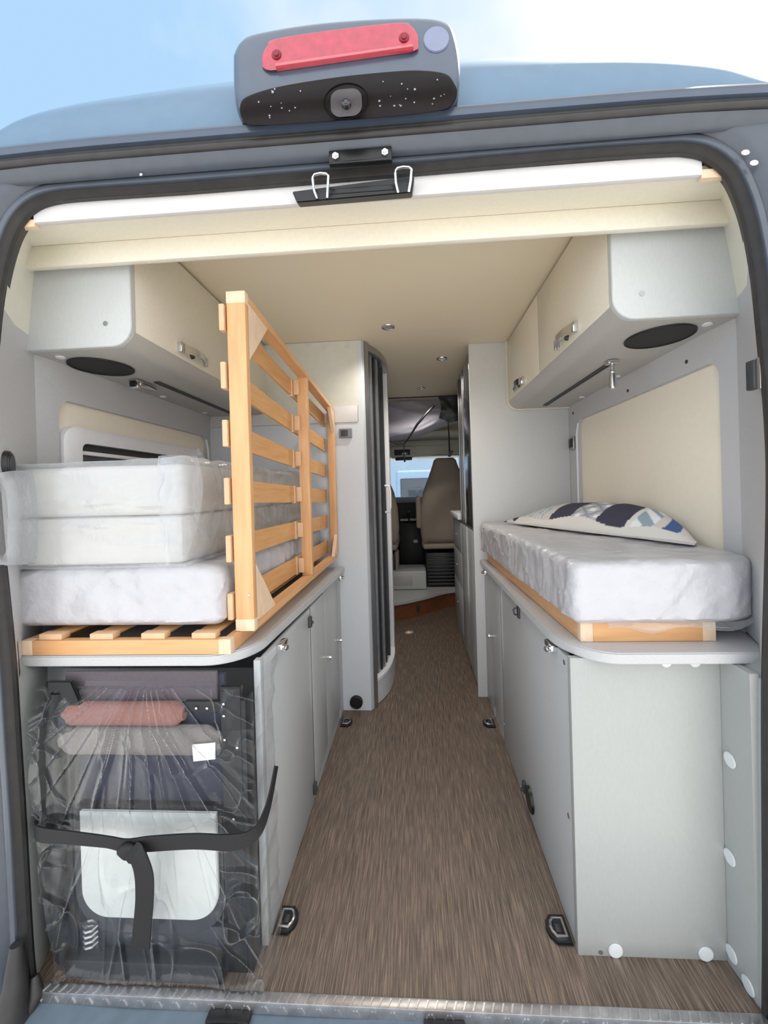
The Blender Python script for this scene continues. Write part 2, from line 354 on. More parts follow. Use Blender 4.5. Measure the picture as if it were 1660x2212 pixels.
# jamb between seal and wall
def jamb(zlo, zhi, m, name):
    for s in (-1, 1):
        pts = [p for p in APs if (p.x < -.4 if s < 0 else p.x > .3) and zlo <= p.y <= zhi]
        if len(pts) < 2: continue
        pts.sort(key=lambda p: p.y)
        f = (lambda z: xlf(z) if z > .72 else -.962) if s < 0 else (lambda z: xr(z) if z > .72 else .724)
        rows = [[(p.x + s*(.008 if p.y < 1.62 else .008 + .10*(p.y-1.62)), -.05, p.y) for p in pts], [(lerp(p.x, f(p.y), .62), .03, p.y) for p in pts], [(f(p.y), .125 if zlo > .5 else .06, p.y) for p in pts], [(f(p.y)+s*.05, .14, p.y) for p in pts]]
        struct(name % ('left' if s < 0 else 'right'), MB().grid(rows), m)
jamb(.70, 1.575, wallg, 'wall_%s')
jamb(1.56, 1.79, creamw, 'wall_%s')
jamb(-.04, .745, panel_dimmed, 'wall_%s')

# ------------------------------------------------------------------ van body round the rear opening
def drop(x): return .016*max(0, (abs(x+.085)-.5)/.5)**2
vb = thing('van_body', (-.085, -.1, -.2), 'grey-blue painted van body framing the open rear doorway, with curved roof above', 'van body')
obj('door_seal', sweep([(.024, -.03), (.010, -.048), (.002, -.060), (.003, -.068), (.008, -.063), (.011, -.066), (.015, -.078), (.019, -.074), (.021, -.066), (.022, -.06)]), rubber, vb)
obj('door_frame', sweep([(.019, -.055), (.021, -.068), (.026, -.075), (.036, -.076), (.042, -.073), (.046, -.066), (.050, -.068), (.058, -.080), (.066, -.084), (.13, -.090), (.19, -.0895), (.215, -.085), (.22, -.02)], lo=0, hi=None).raised(lambda p: Vector((p.x, p.y, min(p.z, 1.885 - drop(p.x))))), bodyd, vb)
hb = MB()
hb.grid([[(x, y, z + .0) for x in [lerp(-1.08, .95, i/40) for i in range(41)]] for (y, z) in ((-.079, 1.832), (-.092, 1.836), (-.100, 1.848), (-.104, 1.852), (-.1, 1.858))])
obj('header_lip', hb, bodyd, vb)
obj('header_seal', MB().tube([(lerp(-1.1, .97, i/40), -.104, 1.860 - .012*max(0, (abs(lerp(-1.1, .97, i/40)+.085)-.6)/.4)**2) for i in range(41)], .008, 10).tube([(lerp(-1.1, .97, i/40), -.100, 1.873 - .012*max(0, (abs(lerp(-1.1, .97, i/40)+.085)-.6)/.4)**2) for i in range(41)], .007, 10), rubber, vb)
def drop(x): return .016*max(0, (abs(x+.085)-.5)/.5)**2
xs60 = [lerp(-1.12, .99, i/60) for i in range(61)]
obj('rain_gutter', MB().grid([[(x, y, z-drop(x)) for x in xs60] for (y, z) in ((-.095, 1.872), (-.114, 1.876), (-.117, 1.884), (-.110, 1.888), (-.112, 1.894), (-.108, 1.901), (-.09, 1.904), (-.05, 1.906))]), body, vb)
RS = [(-1.05, 1.90), (-.985, 1.935), (-.95, 1.965), (-.924, 2.000), (-.89, 2.040), (-.84, 2.066), (-.75, 2.083), (-.617, 2.094), (-.38, 2.104), (-.1, 2.107), (.163, 2.106), (.423, 2.088), (.54, 2.073), (.625, 2.052), (.68, 2.030), (.718, 2.002), (.76, 1.965), (.82, 1.935), (.89, 1.90)]
RS = cat(RS, 4)
rows = []
for (f, y) in [(q/10, -.088 + .088*(q/10)**2.6) for q in range(0, 10)] + [(.96, -.012), (1.0, .0), (.995, .1), (.97, .6), (.94, 1.6), (.90, 3.0)]:
    rows.append([(p.x if f < .5 or True else p.x, y, (1.904-drop(p.x)) + (p.y-1.904+drop(p.x))*f) for p in RS])
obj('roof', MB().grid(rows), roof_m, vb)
# outer side body and lower corners
for s, x0, x1 in ((-1, -1.10, -1.16), (1, .93, 1.0)):
    obj('side_body', MB().grid([[(x0, -.088, z), ((x0+x1)/2, -.09, z), (x1, -.03, z), (x1+s*.02, .3, z), (x1+s*.02, 3.9, z)] for z in (-.35, .3, .9, 1.5, 1.86)]), body, vb)
# roof underside shading the cabin from the top
obj('roof_inner', MB().box(-1.1, .92, .0, 2.9, 1.94, 1.96), bodyd, vb)
tp = MB().box(-.87, .722, -.078, -.058, -.024, .003, .0015)
for i in range(78):
    x = -.86 + i*.0203
    for (zz, sgn) in ((-.012, 1 if i % 2 else -1),):
        tp.hexa([(x, -.0795, zz-.006), (x+.003, -.0795, zz-.006), (x+.003+sgn*.007, -.0795, zz+.006), (x+sgn*.007, -.0795, zz+.006)], [(x, -.077, zz-.006), (x+.003, -.077, zz-.006), (x+.003+sgn*.007, -.077, zz+.006), (x+sgn*.007, -.077, zz+.006)])
    tp.hexa([(x, -.076, .003), (x+.004, -.076, .003), (x+.010, -.062, .003), (x+.006, -.062, .003)], [(x, -.076, .0045), (x+.004, -.076, .0045), (x+.010, -.062, .0045), (x+.006, -.062, .0045)])
tread = tag(obj('tread_plate', tp, platem), 'aluminium tread plate strip along the floor edge of the rear doorway', 'tread plate')
bp_ = MB().grid([[(x, y, z + .004*fn3(x, y, 1, 6)) for x in [lerp(-1.02, .86, i/60) for i in range(61)]] for (y, z) in ((-.062, -.022), (-.085, -.026), (-.11, -.032), (-.15, -.045), (-.24, -.06), (-.33, -.075), (-.36, -.12), (-.37, -.3))])
bumper = thing('rear_bumper', (-.085, -.2, -.3), 'grey-blue rear bumper ledge below the aluminium tread plate', 'bumper')
obj('bumper_shell', bp_, bumperm, bumper)
for i, (x0, x1) in enumerate(((-.455, -.375), (.018, .09))):
    k = obj('catch_plate', MB().box(x0, x1, -.150, -.080, -.034, -.020, .004).box(x0-.008, x1+.008, -.1, -.078, -.026, -.014, .003), black, bumper)
    obj('bolt', MB().cyl(((x0+x1)/2+.02, -.112, -.022), ((x0+x1)/2+.02, -.112, -.014), .009, .006, 12, .002), chrome, k)
# rubber fold at the lower left corner
obj('seal_foot', MB().tube([(-.905, -.085, .12), (-.905, -.09, .04), (-.90, -.10, -.02), (-.925, -.12, -.09), (-.96, -.13, -.2)], [.012, .022, .034, .04, .045], 12).tube([(-.88, -.07, .03), (-.868, -.078, .0), (-.875, -.09, -.03)], [.008, .014, .01], 10), rubber, vb)
obj('seal_foot', MB().tube([(.735, -.085, .06), (.735, -.09, .0), (.74, -.1, -.06)], [.008, .016, .02], 12), rubber, vb)
for (cx, cz, sx, ang) in ((.706, 1.778, .010, .2), (.722, 1.756, .011, -.7)):
    obj('corner_plug', MB().sphere((cx, -.088, cz), .007, (1.2, .3, .8), 12), capw, vb)
# small screw in the door frame
obj('screw', MB().sphere((-.555, -.089, 1.848-.02), .004, (1, .5, 1), 10), chrome, vb)

# striker plates of the header
t = thing('striker_plate', (-.07, -.1, 1.80), 'small black striker plate with two bolts under the rain gutter', 'striker plate')
obj('plate', MB().box(-.136, -.004, -.104, -.088, 1.805, 1.834, .002).box(-.133, -.010, -.107, -.104, 1.803, 1.808, .001), black, t)
for x in (-.121, -.018): obj('bolt', MB().cyl((x, -.110, 1.818), (x, -.103, 1.818), .0075, None, 6, .001).cyl((x, -.113, 1.818), (x, -.110, 1.818), .004, None, 10), chrome, t)
t = thing('latch_bracket', (-.09, -.1, 1.75), 'black latch bracket with two chrome wire loops at the top of the doorway', 'latch bracket')
obj('bracket', MB().hexa([(-.222, -.085, 1.770), (.042, -.085, 1.784), (.036, -.085, 1.749), (-.212, -.085, 1.745)], [(-.222, -.060, 1.775), (.042, -.060, 1.788), (.036, -.060, 1.755), (-.212, -.060, 1.752)], .002).box(-.14, -.0, -.0865, -.084, 1.757, 1.768, .001), black, t)
for x in (-.155, .019):
    pts = [(x-.016+dx, y, z) for dx, y, z in ((.004, -.086, 1.750), (0, -.098, 1.762), (-.001, -.102, 1.782), (.003, -.102, 1.788), (.016, -.102, 1.790), (.029, -.102, 1.788), (.033, -.102, 1.782), (.030, -.098, 1.762), (.026, -.086, 1.750))]
    obj('wire_loop', MB().tube(pts, .003, 8), chrome, t)

# ------------------------------------------------------------------ brake light and camera housing
t = thing('brake_light_housing', (-.09, -.13, 1.87), 'grey-blue high-level brake light housing with camera above the rear doorway', 'brake light')
HO = cat([(-.321, 2.020), (-.322, 1.945), (-.313, 1.893), (-.290, 1.876), (-.20, 1.870), (-.091, 1.868), (.03, 1.868), (.100, 1.873), (.128, 1.888), (.137, 1.95), (.130, 2.012), (.110, 2.046), (.035, 2.061), (-.133, 2.068), (-.267, 2.060), (-.305, 2.046), (-.321, 2.020)], 5)[:-1]
def hf(x, z, e=0):            # front surface of the housing: upright lens face, lower face sloping inwards
    k = min(1, max(0, (z - 1.868) / .072)); k = k*k*(3-2*k); y = -.126 - .030*k - e
    f = (y + .908)/.778; return (.022 + (x-.022)*f, y, 1.12 + (z-1.12)*f)
def fan(P, e, sk=.006, ext=0.0):
    c = Vector((sum(p[0] for p in P)/len(P), sum(p[1] for p in P)/len(P))); rows = []
    rows.append([hf(p[0], p[1], e-sk-ext) for p in P]); rows.append([hf(p[0], p[1], e-.0015) for p in P])
    for q in (.985, .95, .8, .6, .4, .2, 0): rows.append([hf(c.x+(p[0]-c.x)*q, c.y+(p[1]-c.y)*q, e) for p in P])
    return MB().grid(rows, closed_u=True)
cxy = Vector((-.09, 1.965)); rows = []
rows.append([(.0+p.x*.97, -.02, 1.955+(p.y-1.965)*.75) for p in HO])
rows.append([(p.x, -.09, max(p.y*1.0, 1.905)-.004) for p in HO])
for q, e in ((1, -.018), (.995, -.006), (.975, -.001), (.94, .001), (.8, .002), (.6, .002), (.4, .002), (.2, .002), (0, .002)): rows.append([hf(cxy.x+(p.x-cxy.x)*q, cxy.y+(p.y-cxy.y)*q, e) for p in HO])
obj('shell', MB().grid(rows, closed_u=True), body, t)
LOW = [(-.312, 1.910), (-.303, 1.930), (-.262, 1.943), (-.2, 1.951), (-.1, 1.957), (.0, 1.958), (.06, 1.955), (.108, 1.944), (.124, 1.925), (.130, 1.905), (.121, 1.882), (.096, 1.872), (.0, 1.8685), (-.15, 1.8695), (-.287, 1.874), (-.307, 1.890)]
cover = obj('lower_cover', fan([tuple(p) for p in cat(LOW + [LOW[0]], 4)[:-1]], .005), mat('black_gloss_cover', (22, 15, 18), .55, var=.1, spec=.25), t)
drops = MB()
for i in range(30):
    x = random.choice([random.uniform(-.28, -.15), random.uniform(-.03, .11), random.uniform(-.03, .11)]); z = random.uniform(1.885, 1.945); drops.sphere(hf(x, z, .0055), random.uniform(.001, .0026), (1, .35, 1.1), 8)
o = obj('water_drops', drops, film('water_drop', .35, .9, .1, tint=(.6, .6, .62), bump=0, diff=.4), cover); o['kind'] = 'stuff'
obj('camera_ring', MB().tube([hf(-.092+.046*math.cos(R(9*k)), 1.908+.036*math.sin(R(9*k)), .006) for k in range(40)], .0018, 8, True), cover.data.materials[0], cover)
camm = mat('camera_plastic', (74, 70, 74), .4, var=.06)
CP = [tuple(p) for p in rrect(-.124, -.060, 1.876, 1.932, .020, 6, (1, 1, 1, 1))]
eye = obj('camera_eye', fan(CP, .024, .004, .0), camm, t)
obj('camera_side', fan([(x_*1.0-.0, z_) for x_, z_ in CP], .0225, .0, .016), mat('camera_side_plastic', (60, 56, 60), .45, var=.06), eye)
lx, ly, lz = hf(-.092, 1.903, .024)
obj('camera_lens', MB().cyl((lx, ly-.004, lz), (lx, ly+.004, lz), .0085, .010, 24, .001).sphere((lx, ly-.004, lz), .0055, (1, .5, 1), 16), mat('lens_glass', (24, 26, 30), .12, var=.02, coat=1), eye)
LX = [(-.262, 1.995), (-.262, 2.018), (-.252, 2.036), (-.232, 2.050), (-.1, 2.057), (.02, 2.058), (.042, 2.050), (.054, 2.034), (.056, 2.014), (.050, 1.999), (-.0, 1.999), (-.1, 1.997), (-.19, 1.991), (-.245, 1.986)]
LX = [(x, z-.004) for x, z in LX]
ln = obj('red_lens', fan([tuple(p) for p in cat(LX + [LX[0]], 4)[:-1]], .007), redm, t)
a = [hf(-.235, 1.990, .012), hf(.046, 2.004, .012), hf(.046, 2.010, .009), hf(-.235, 1.997, .009)]; b = [(x, y+.01, z) for x, y, z in a]
obj('lens_step', MB().hexa(a, b, .001), mat('pale_red_lens', (196, 80, 92), .25, coat=.5), ln)
for x, z in ((-.232, 2.014), (.028, 2.024)):
    sx_, sy_, sz_ = hf(x, z, .008); obj('screw', MB().cyl((sx_, sy_-.001, sz_), (sx_, sy_+.004, sz_), .0095, .011, 20, .001).cyl((sx_, sy_-.003, sz_), (sx_, sy_, sz_), .005, .006, 10), redd, ln)
sx_, sy_, sz_ = hf(.092, 2.014, .003); obj('round_cap', MB().cyl((sx_, sy_-.0012, sz_), (sx_, sy_+.01, sz_), .0245, None, 36, .001), mat('round_cap_paint', (124, 132, 158), .35, var=.02), t)

# ------------------------------------------------------------------ overhead lockers
def locker(s, xf, xwall, label, dlabel, sp_c, split, yend):
    # s=+1 on the right. xf = door face, xwall = wall side
    t = thing('overhead_locker', ((xf+xwall)/2, .6, 1.53), label, 'locker')
    r = .055; zb = 1.53; pts = []
    X = lambda d: xf + s*d
    for k in range(9):
        a = R(180 + 90*k/8); pts.append((X(r + r*math.cos(a)), zb + r + r*math.sin(a)))
    poly = pts + [(xwall, zb), (xwall - s*.022, 1.745)] + [(X(0), 1.752)]
    obj('end_panel', MB().prism(poly, 'y', .092, .108, .0015), panel, t)
    # far end edge panel
    poly2 = [(X(-.004 + (q[0]-X(0))*s), q[1]-.004) for q in pts] + [(xwall, zb-.004), (xwall - s*.05, 1.893), (X(-.004), 1.893)]
    obj('far_panel', MB().prism(poly2, 'y', yend-.016, yend-.001, .001), cream, t)
    # bottom panel with a rounded front edge
    prof = [(X(r*.9 - r*.9*math.cos(R(90*k/8)) + .004), zb+.002 + r*.9 - r*.9*math.sin(R(90*k/8))) for k in range(9)]
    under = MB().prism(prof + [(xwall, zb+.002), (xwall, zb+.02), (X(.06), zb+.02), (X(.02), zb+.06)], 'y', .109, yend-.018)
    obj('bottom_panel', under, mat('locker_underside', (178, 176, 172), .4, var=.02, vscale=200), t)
    bounds = [.112] + split + [yend-.02]
    for i in range(len(bounds)-1):
        a, b = bounds[i]+.0015, bounds[i+1]-.0015
        d = obj('door', MB().box(min(X(.002), X(.018)), max(X(.002), X(.018)), a, b, 1.572, 1.884, .002), cream, t)
        # bow handle near the bottom middle of the door
        hy = a + (b-a)*(.475 if i == 0 else .56); hz = 1.602; W = .150
        pts_ = []
        hb_ = MB(); n = 14; ro = []; ri = []
        for k in range(n+1):
            u = k/n; yy = hy - W*(u-.5); off = .005 + .026*math.sin(math.pi*u)**.7
            drp = .012*math.sin(math.pi*u)
            ro.append((yy, off))
        zz = [.010 + .006*abs(2*k/n-1) for k in range(n+1)]
        rowA = [(X(-o), yy, hz + q) for (yy, o), q in zip(ro, zz)]; rowB = [(X(-o), yy, hz - q) for (yy, o), q in zip(ro, zz)]
        rowC = [(X(-o+.005), yy, hz - q) for (yy, o), q in zip(ro, zz)]; rowD = [(X(-o+.005), yy, hz + q) for (yy, o), q in zip(ro, zz)]
        hb_.grid([rowA, rowB, rowC, rowD, rowA])
        for yy in (ro[0][0], ro[-1][0]): hb_.box(min(X(-.014), X(.002)), max(X(-.014), X(.002)), yy-.006, yy+.006, hz-.016, hz+.016, .002)
        bmesh.ops.recalc_face_normals(hb_.b, faces=hb_.b.faces)
        h = obj('handle', hb_, chrome, d)
        obj('push_button', MB().cyl((X(.003), hy, hz-.004), (X(-.007), hy, hz-.004), .010, .008, 20, .001), drkgrey, d)
    o = obj('speaker_grille', MB().cyl((sp_c[0], sp_c[1], zb-.001), (sp_c[0], sp_c[1], zb+.012), .083, None, 48, .002).tube([(sp_c[0]+.083*math.cos(R(9*k)), sp_c[1]+.083*math.sin(R(9*k)), zb-.001) for k in range(40)], .003, 6, True), mat('black_speaker_mesh', (26, 26, 28), .6, var=.2, vscale=700), t)
    obj('rail_slot', MB().box(xwall - s*.16, xwall - s*.152, .42, 1.1, zb-.003, zb+.003).box(xwall - s*.148, xwall - s*.140, .42, 1.1, zb-.003, zb+.003), drkgrey, t)
    obj('screw_cap', MB().cyl((X(.072), .0905, 1.592), (X(.072), .0925, 1.592), .0065, None, 16), alu, t)
    for (dx, y) in ((.02, .62), (.012, .95), (.03, .15)):
        obj('cover_cap', MB().cyl((xwall - s*dx - s*.02, y, zb-.002), (xwall - s*dx - s*.02, y, zb+.002), .012, None, 20, .001), white, t)
    return t
locker(1, .530, .848, 'cream overhead locker with grey end panel, above the bed with the patterned pillow', '', (.722, .224), [.67], 1.19)
locker(-1, -.722, -1.030, 'cream overhead locker with grey end panel, above the left window and stacked mattresses', '', (-.935, .245), [.67], 1.19)
for (x, y, z) in ((.848, .30, 1.48), (.848, .62, 1.475), (.848, 1.13, 1.49)):
    struct('trim_5', MB().cyl((x+.004, y, z), (x-.003, y, z), .006, None, 12), drkgrey)
for (x, y, z) in ((-1.034, .28, 1.485), (-1.034, .64, 1.475), (-1.034, 1.1, 1.49)):
    struct('trim_6', MB().cyl((x-.004, y, z), (x+.003, y, z), .006, None, 12), drkgrey)
# reading lamps on the rails
t = thing('reading_lamp', (.69, .42, 1.44), 'small chrome reading lamp hanging from the rail under the right locker', 'lamp')
obj('mount', MB().box(.672, .708, .405, .432, 1.518, 1.53, .002), chrome, t)
obj('stem', MB().cyl((.69, .418, 1.52), (.69, .418, 1.49), .006, None, 16).sphere((.69, .418, 1.492), .010, (1, 1, 1), 14), chrome, t)
obj('lamp_head', MB().cyl((.69, .418, 1.488), (.69, .418, 1.440), .010, .0125, 24, .002).cyl((.69, .418, 1.441), (.69, .418, 1.437), .0105, None, 20), chrome, t)
t = thing('reading_lamp', (-.925, .41, 1.50), 'square chrome reading lamp folded against the rail under the left locker', 'lamp')
obj('mount', MB().box(-.945, -.912, .385, .47, 1.512, 1.528, .002), chrome, t)
obj('lamp_head', MB().box(-.948, -.914, .372, .386, 1.497, 1.53, .003), chrome, t)
obj('lamp_face', MB().box(-.942, -.920, .369, .3725, 1.503, 1.524, .002), black, t)

# ------------------------------------------------------------------ column panels
# right wardrobe end
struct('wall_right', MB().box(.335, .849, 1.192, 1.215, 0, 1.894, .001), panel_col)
# ------------------------------------------------------------------ shower cabin
t = thing('shower_cabin', (-.3, 1.2, 0), 'grey shower cabin with curved sliding door beyond the left bed', 'shower cabin')
pm = mat('cabin_wall_lower', (204, 208, 214), .4, var=.012, vscale=200)
obj('cabin_wall', MB().box(-1.05, -.252, 1.062, 1.08, 0, 1.475).prism([(-.252, 1.062), (-.228, 1.062), (-.206, 1.10), (-.206, 1.16), (-.23, 1.16), (-.252, 1.08)], 'z', 0, 1.893), pm, t)
obj('upper_panel', MB().box(-1.03, -.252, 1.062, 1.08, 1.562, 1.893), mat('cabin_wall_upper', (212, 211, 202), .45, var=.012), t)
obj('filler_strip', MB().box(-1.03, -.254, 1.058, 1.08, 1.476, 1.561, .001), whitem, t)
obj('inner_shell', MB().box(-1.05, -.55, 1.081, 2.3, 0, 1.89).box(-1.05, -.17, 2.28, 2.3, 0, 1.89), panel, t)
def arc(r, n=14, a0=-78, a1=20, cx=-.45, cy=1.42): return [(cx + r*math.cos(R(lerp(a0, a1, i/n))), cy + r*math.sin(R(lerp(a0, a1, i/n)))) for i in range(n+1)]
# arc passes from (-.206,1.12) to (-.125,1.45)
A0 = cat([(-.208, 1.105), (-.172, 1.17), (-.145, 1.25), (-.130, 1.35), (-.126, 1.46), (-.134, 1.60)], 4)
def offs(P, d):
    out = []
    for i, p in enumerate(P):
        a = P[max(0, i-1)]; c = P[min(len(P)-1, i+1)]; t_ = (c-a).normalized(); out.append(Vector((p.x - t_.y*d, p.y + t_.x*d)))
    return out
A1 = offs(A0, .03); A2 = offs(A0, .05)
def band(Po, Pi, z0, z1, bev=0): return MB().prism([(p.x, p.y) for p in Po] + [(p.x, p.y) for p in Pi[::-1]], 'z', z0, z1, bev)
obj('tray_front', band(A0, A2, 0, .118, .004), pm, t)
obj('tray_rim', band(offs(A0, -.002), offs(A0, .028), .118, .140, .004), white, t)
obj('tray', MB().box(-.54, -.2, 1.17, 2.27, .03, .05), white, t)
obj('top_rail', band(A0, A1, 1.855, 1.890, .003), alu, t)
def post_at(i, w, dp, z0, z1, m, name='post'):
    p = A1[i]; q = A1[min(len(A1)-1, i+1)]; d = (q-p).normalized(); nn = Vector((-d.y, d.x))
    a = p - d*w/2 - nn*dp/2; b = p + d*w/2 - nn*dp/2; c = b + nn*dp; e = a + nn*dp
    return obj(name, MB().prism([(v.x, v.y) for v in (a, b, c, e)], 'z', z0, z1, .002), m, t)
obj('post', MB().prism([(-.212, 1.075), (-.196, 1.10), (-.205, 1.118), (-.222, 1.10)], 'z', .0, 1.893, .001), alu, t)
darkp = mat('shower_gasket', (52, 54, 58), .35, var=.05)
lightp = mat('shower_profile', (170, 172, 176), .25, metal=.6, var=.03)
post_at(2, .018, .016, .14, 1.855, darkp); post_at(4, .020, .018, .14, 1.855, lightp); post_at(6, .012, .016, .14, 1.855, darkp)
post_at(8, .02, .02, .14, 1.855, lightp); post_at(10, .012, .014, .14, 1.855, darkp); post_at(14, .02, .02, .14, 1.855, darkp)
obj('door_panel', band(offs(A0, .044)[1:], offs(A0, .048)[1:], .14, 1.855), smoked, t)
pw = A0[-1]; obj('end_post', MB().box(-.180, -.128, 1.52, 1.56, .0, 1.89, .006), white, t)
hx, hy = A0[9]; obj('door_handle', MB().tube([(hx-.002, hy, 1.00), (hx+.022, hy-.01, 1.005), (hx+.028, hy-.012, 1.03), (hx+.028, hy-.012, 1.12), (hx+.022, hy-.01, 1.145), (hx-.002, hy, 1.15)], .006, 10), white, t)
obj('vent_ring', MB().cyl((-.304, 1.063, .045), (-.304, 1.050, .045), .034, .032, 32, .003).tube([(-.304+.030*math.cos(R(12*k)), 1.049, .045+.030*math.sin(R(12*k))) for k in range(30)], .003, 6, True), black, t)
sk = obj('socket', MB().box(-.352, -.286, 1.051, 1.062, 1.396, 1.444, .003), mat('grey_socket', (120, 122, 128), .4, var=.03), t)
obj('socket_face', MB().box(-.342, -.306, 1.048, 1.052, 1.405, 1.436, .002), drkgrey, sk)
for (x) in (-.42, -.30): obj('cover_cap', MB().cyl((x, 1.0625, 1.868), (x, 1.059, 1.868), .014, None, 20, .001), whitem, t)

# ------------------------------------------------------------------ base cabinets
def knob(parent, x, y, z, s):
    return obj('knob', MB().cyl((x, y, z), (x - s*.016, y, z), .006, .005, 16).cyl((x - s*.014, y, z), (x - s*.022, y, z), .011, .010, 20, .002), chrome, parent)
def latch(parent, x, y, z, s):
    return obj('latch', MB().box(min(x, x - s*.018), max(x, x - s*.018), y-.030, y+.022, z-.012, z+.004, .003).cyl((x - s*.016, y-.018, z-.005), (x - s*.03, y-.024, z-.007), .007, .008, 14, .002).box(min(x, x-s*.012), max(x, x-s*.012), y+.006, y+.018, z-.028, z, .002), chrome, parent)
t = thing('base_cabinet', (.55, .6, 0), 'grey base cabinet under the right-hand bed with a plain rear end panel', 'cabinet')
obj('end_panel', MB().box(.381, .7215, .035, .052, 0, .709, .0008), panel_dimmed, t)
d1 = obj('side_door', MB().box(.383, .398, .053, .785, .004, .700, .0015), panel_side, t)
d2 = obj('side_door', MB().box(.383, .398, .792, 1.005, .055, .700, .0015), panel_side, t)
obj('side_panel', MB().box(.384, .398, 1.009, 1.19, 0, .70, .001), panel_side, t)
obj('plinth', MB().box(.388, .402, .787, 1.008, 0, .052), panel_side, t)
obj('edge_strip', MB().box(.3815, .386, .786, .791, .0, .70), chrome, t)
knob(d2, .383, 1.0, .40, 1); latch(d1, .383, .15, .700, 1)
obj('hook', MB().tube([(.381, .49, .665), (.366, .492, .668), (.362, .492, .685), (.372, .490, .692)], .0035, 8).box(.376, .3835, .480, .502, .655, .696, .002), drkgrey, d1)
latch(d2, .383, 1.10, .700, 1)
obj('vent_ring', MB().cyl((.384, .410, .072), (.374, .410, .072), .040, .038, 32, .003), black, d1)
obj('hinge', MB().box(.372, .384, .462, .482, .05, .085, .002).cyl((.374, .47, .06), (.366, .47, .06), .006, None, 12), drkgrey, d1)
for z in (.682, .30): obj('cover_cap', MB().cyl((.3835, .075, z), (.381, .075, z), .006, None, 12), alu, d1)
for x in (.467, .672): obj('cover_cap', MB().cyl((x, .036, .016), (x, .031, .016), .0165, None, 28, .0015), capw, t, )
obj('screw', MB().cyl((.433, .036, .010), (.433, .033, .010), .005, None, 12), alu, t)
for x in (.600, .665): obj('cover_cap', MB().cyl((x, .036, .700), (x, .031, .700), .012, None, 24, .001), capw, t)
for (y, z) in ((.012, .486), (.02, .257), (.022, .032), (-.022, .015)):
    struct('trim_7', MB().cyl((.7225, y, z), (.7185, y, z), .0165, None, 28, .0015), capw)

t = thing('base_cabinet', (-.66, .6, 0), 'grey base cabinet under the left-hand bed with an open rear bay', 'cabinet')
e1 = obj('side_door', MB().box(-.388, -.371, .052, .480, .004, .700, .0015), panel_side, t)
obj('side_panel', MB().box(-.388, -.371, .03, .050, 0, .709, .001), panel_side, t)
obj('side_panel', MB().box(-.388, -.372, .487, .50, 0, .70), panel_side, t)
e2 = obj('side_door', MB().box(-.388, -.371, .503, .708, .055, .700, .0015), panel_side, t)
e3 = obj('side_door', MB().box(-.388, -.371, .712, .985, .055, .700, .0015), panel_side, t)
obj('side_panel', MB().box(-.388, -.372, .988, 1.06, 0, .70), panel_side, t)
obj('plinth', MB().box(-.392, -.377, .50, .99, 0, .052), panel_side, t)
obj('edge_strip', MB().box(-.373, -.3695, .4815, .486, 0, .70), chrome, t)
obj('bay_back', MB().box(-.97, -.39, .32, .34, 0, .70).box(-.97, -.39, .054, .32, .0, .012), mat('bay_back_panel', (120, 120, 124), .6, var=.03), t)
knob(e3, -.371, .722, .42, -1); knob(e3, -.371, .96, .40, -1); latch(e1, -.371, .17, .700, -1); latch(e3, -.371, 1.03, .700, -1)
for z in (.655, .055): obj('hinge', MB().box(-.372, -.360, .458, .478, z-.018, z+.020, .002).cyl((-.361, .468, z), (-.354, .468, z), .005, None, 12), drkgrey, e1)

# worktops
def top(name, poly, label): return tag(obj('worktop', MB().prism(poly, 'z', .7105, .7365, .003), top_m), label, 'worktop')
top('r', [(.847, -.004)] + [(.847, 1.190), (.362, 1.190), (.366, .16)] + [(.366 + .115*(1-math.cos(R(90*k/10))), .16 - .164*math.sin(R(90*k/10))) for k in range(1, 11)], 'light grey worktop with rounded corner carrying the single right mattress')
wtl = [(-1.03, 1.060), (-1.03, -.004)] + [(-.384 - .115*(1-math.sin(R(90*k/10))), .12 - .124*math.cos(R(90*k/10))) for k in range(0, 11)] + [(-.345, 1.060)]
top('l', wtl, 'light grey worktop carrying the stacked mattresses on the left')

# ------------------------------------------------------------------ slatted bases lying flat
def flat_base(x0, x1, y0, y1, z0, label, slats, skew=0, hold=True, ht=.036):
    t = thing('slatted_bed_base', ((x0+x1)/2, (y0+y1)/2, z0), label, 'bed base')
    z1 = z0 + ht; sk = lambda y: skew*(y-y0)/(y1-y0)
    obj('end_rail', MB().box(x0+.03, x1-.03, y0, y0+.022, z0, z1, .0015), wood_x, t)
    obj('end_rail', MB().box(x0+.03+skew, x1-.03, y1-.022, y1, z0, z1, .0015), wood_x, t)
    for xa, xb, kk in ((x0, x0+.022, 1), (x1-.022, x1, 1)):
        a = [(xa, y0+.022, z0), (xb, y0+.022, z0), (xb, y0+.022, z1), (xa, y0+.022, z1)]
        b = [(xa+sk(y1)*kk, y1-.022, z0), (xb+sk(y1)*kk, y1-.022, z0), (xb+sk(y1)*kk, y1-.022, z1), (xa+sk(y1)*kk, y1-.022, z1)]
        obj('side_rail', MB().hexa(a, b, .001), wood, t)
    for xa in (x0, x1-.03): obj('corner_block', MB().box(xa, xa+.03, y0+.0, y0+.022, z0, z1, .001).box(xa+.004, xa+.013, y0-.0008, y0+.01, z0+.003, z1-.003), plyw, t)
    for xc in slats:
        s = obj('slat', MB().box(xc-.026, xc+.026, y0+(.02 if hold else .03), y1-.03, z1+.004, z1+.012, .002), slat_m, t) if hold else obj('slat', MB().box(xc-.026, xc+.026, y0+.023, y1-.023, z1-.014, z1-.004, .002), slat_m, t)
        if not hold: continue
        obj('slat_holder', MB().box(xc-.029, xc+.031, y0+.004, y0+.030, z1, z1+.015, .002), cap_m, s)
    return t
flat_base(-.966, -.430, .0, 1.03, .7372, 'flat slatted wooden bed base under the stacked mattresses on the left', [-.893, -.760, -.628, -.500])
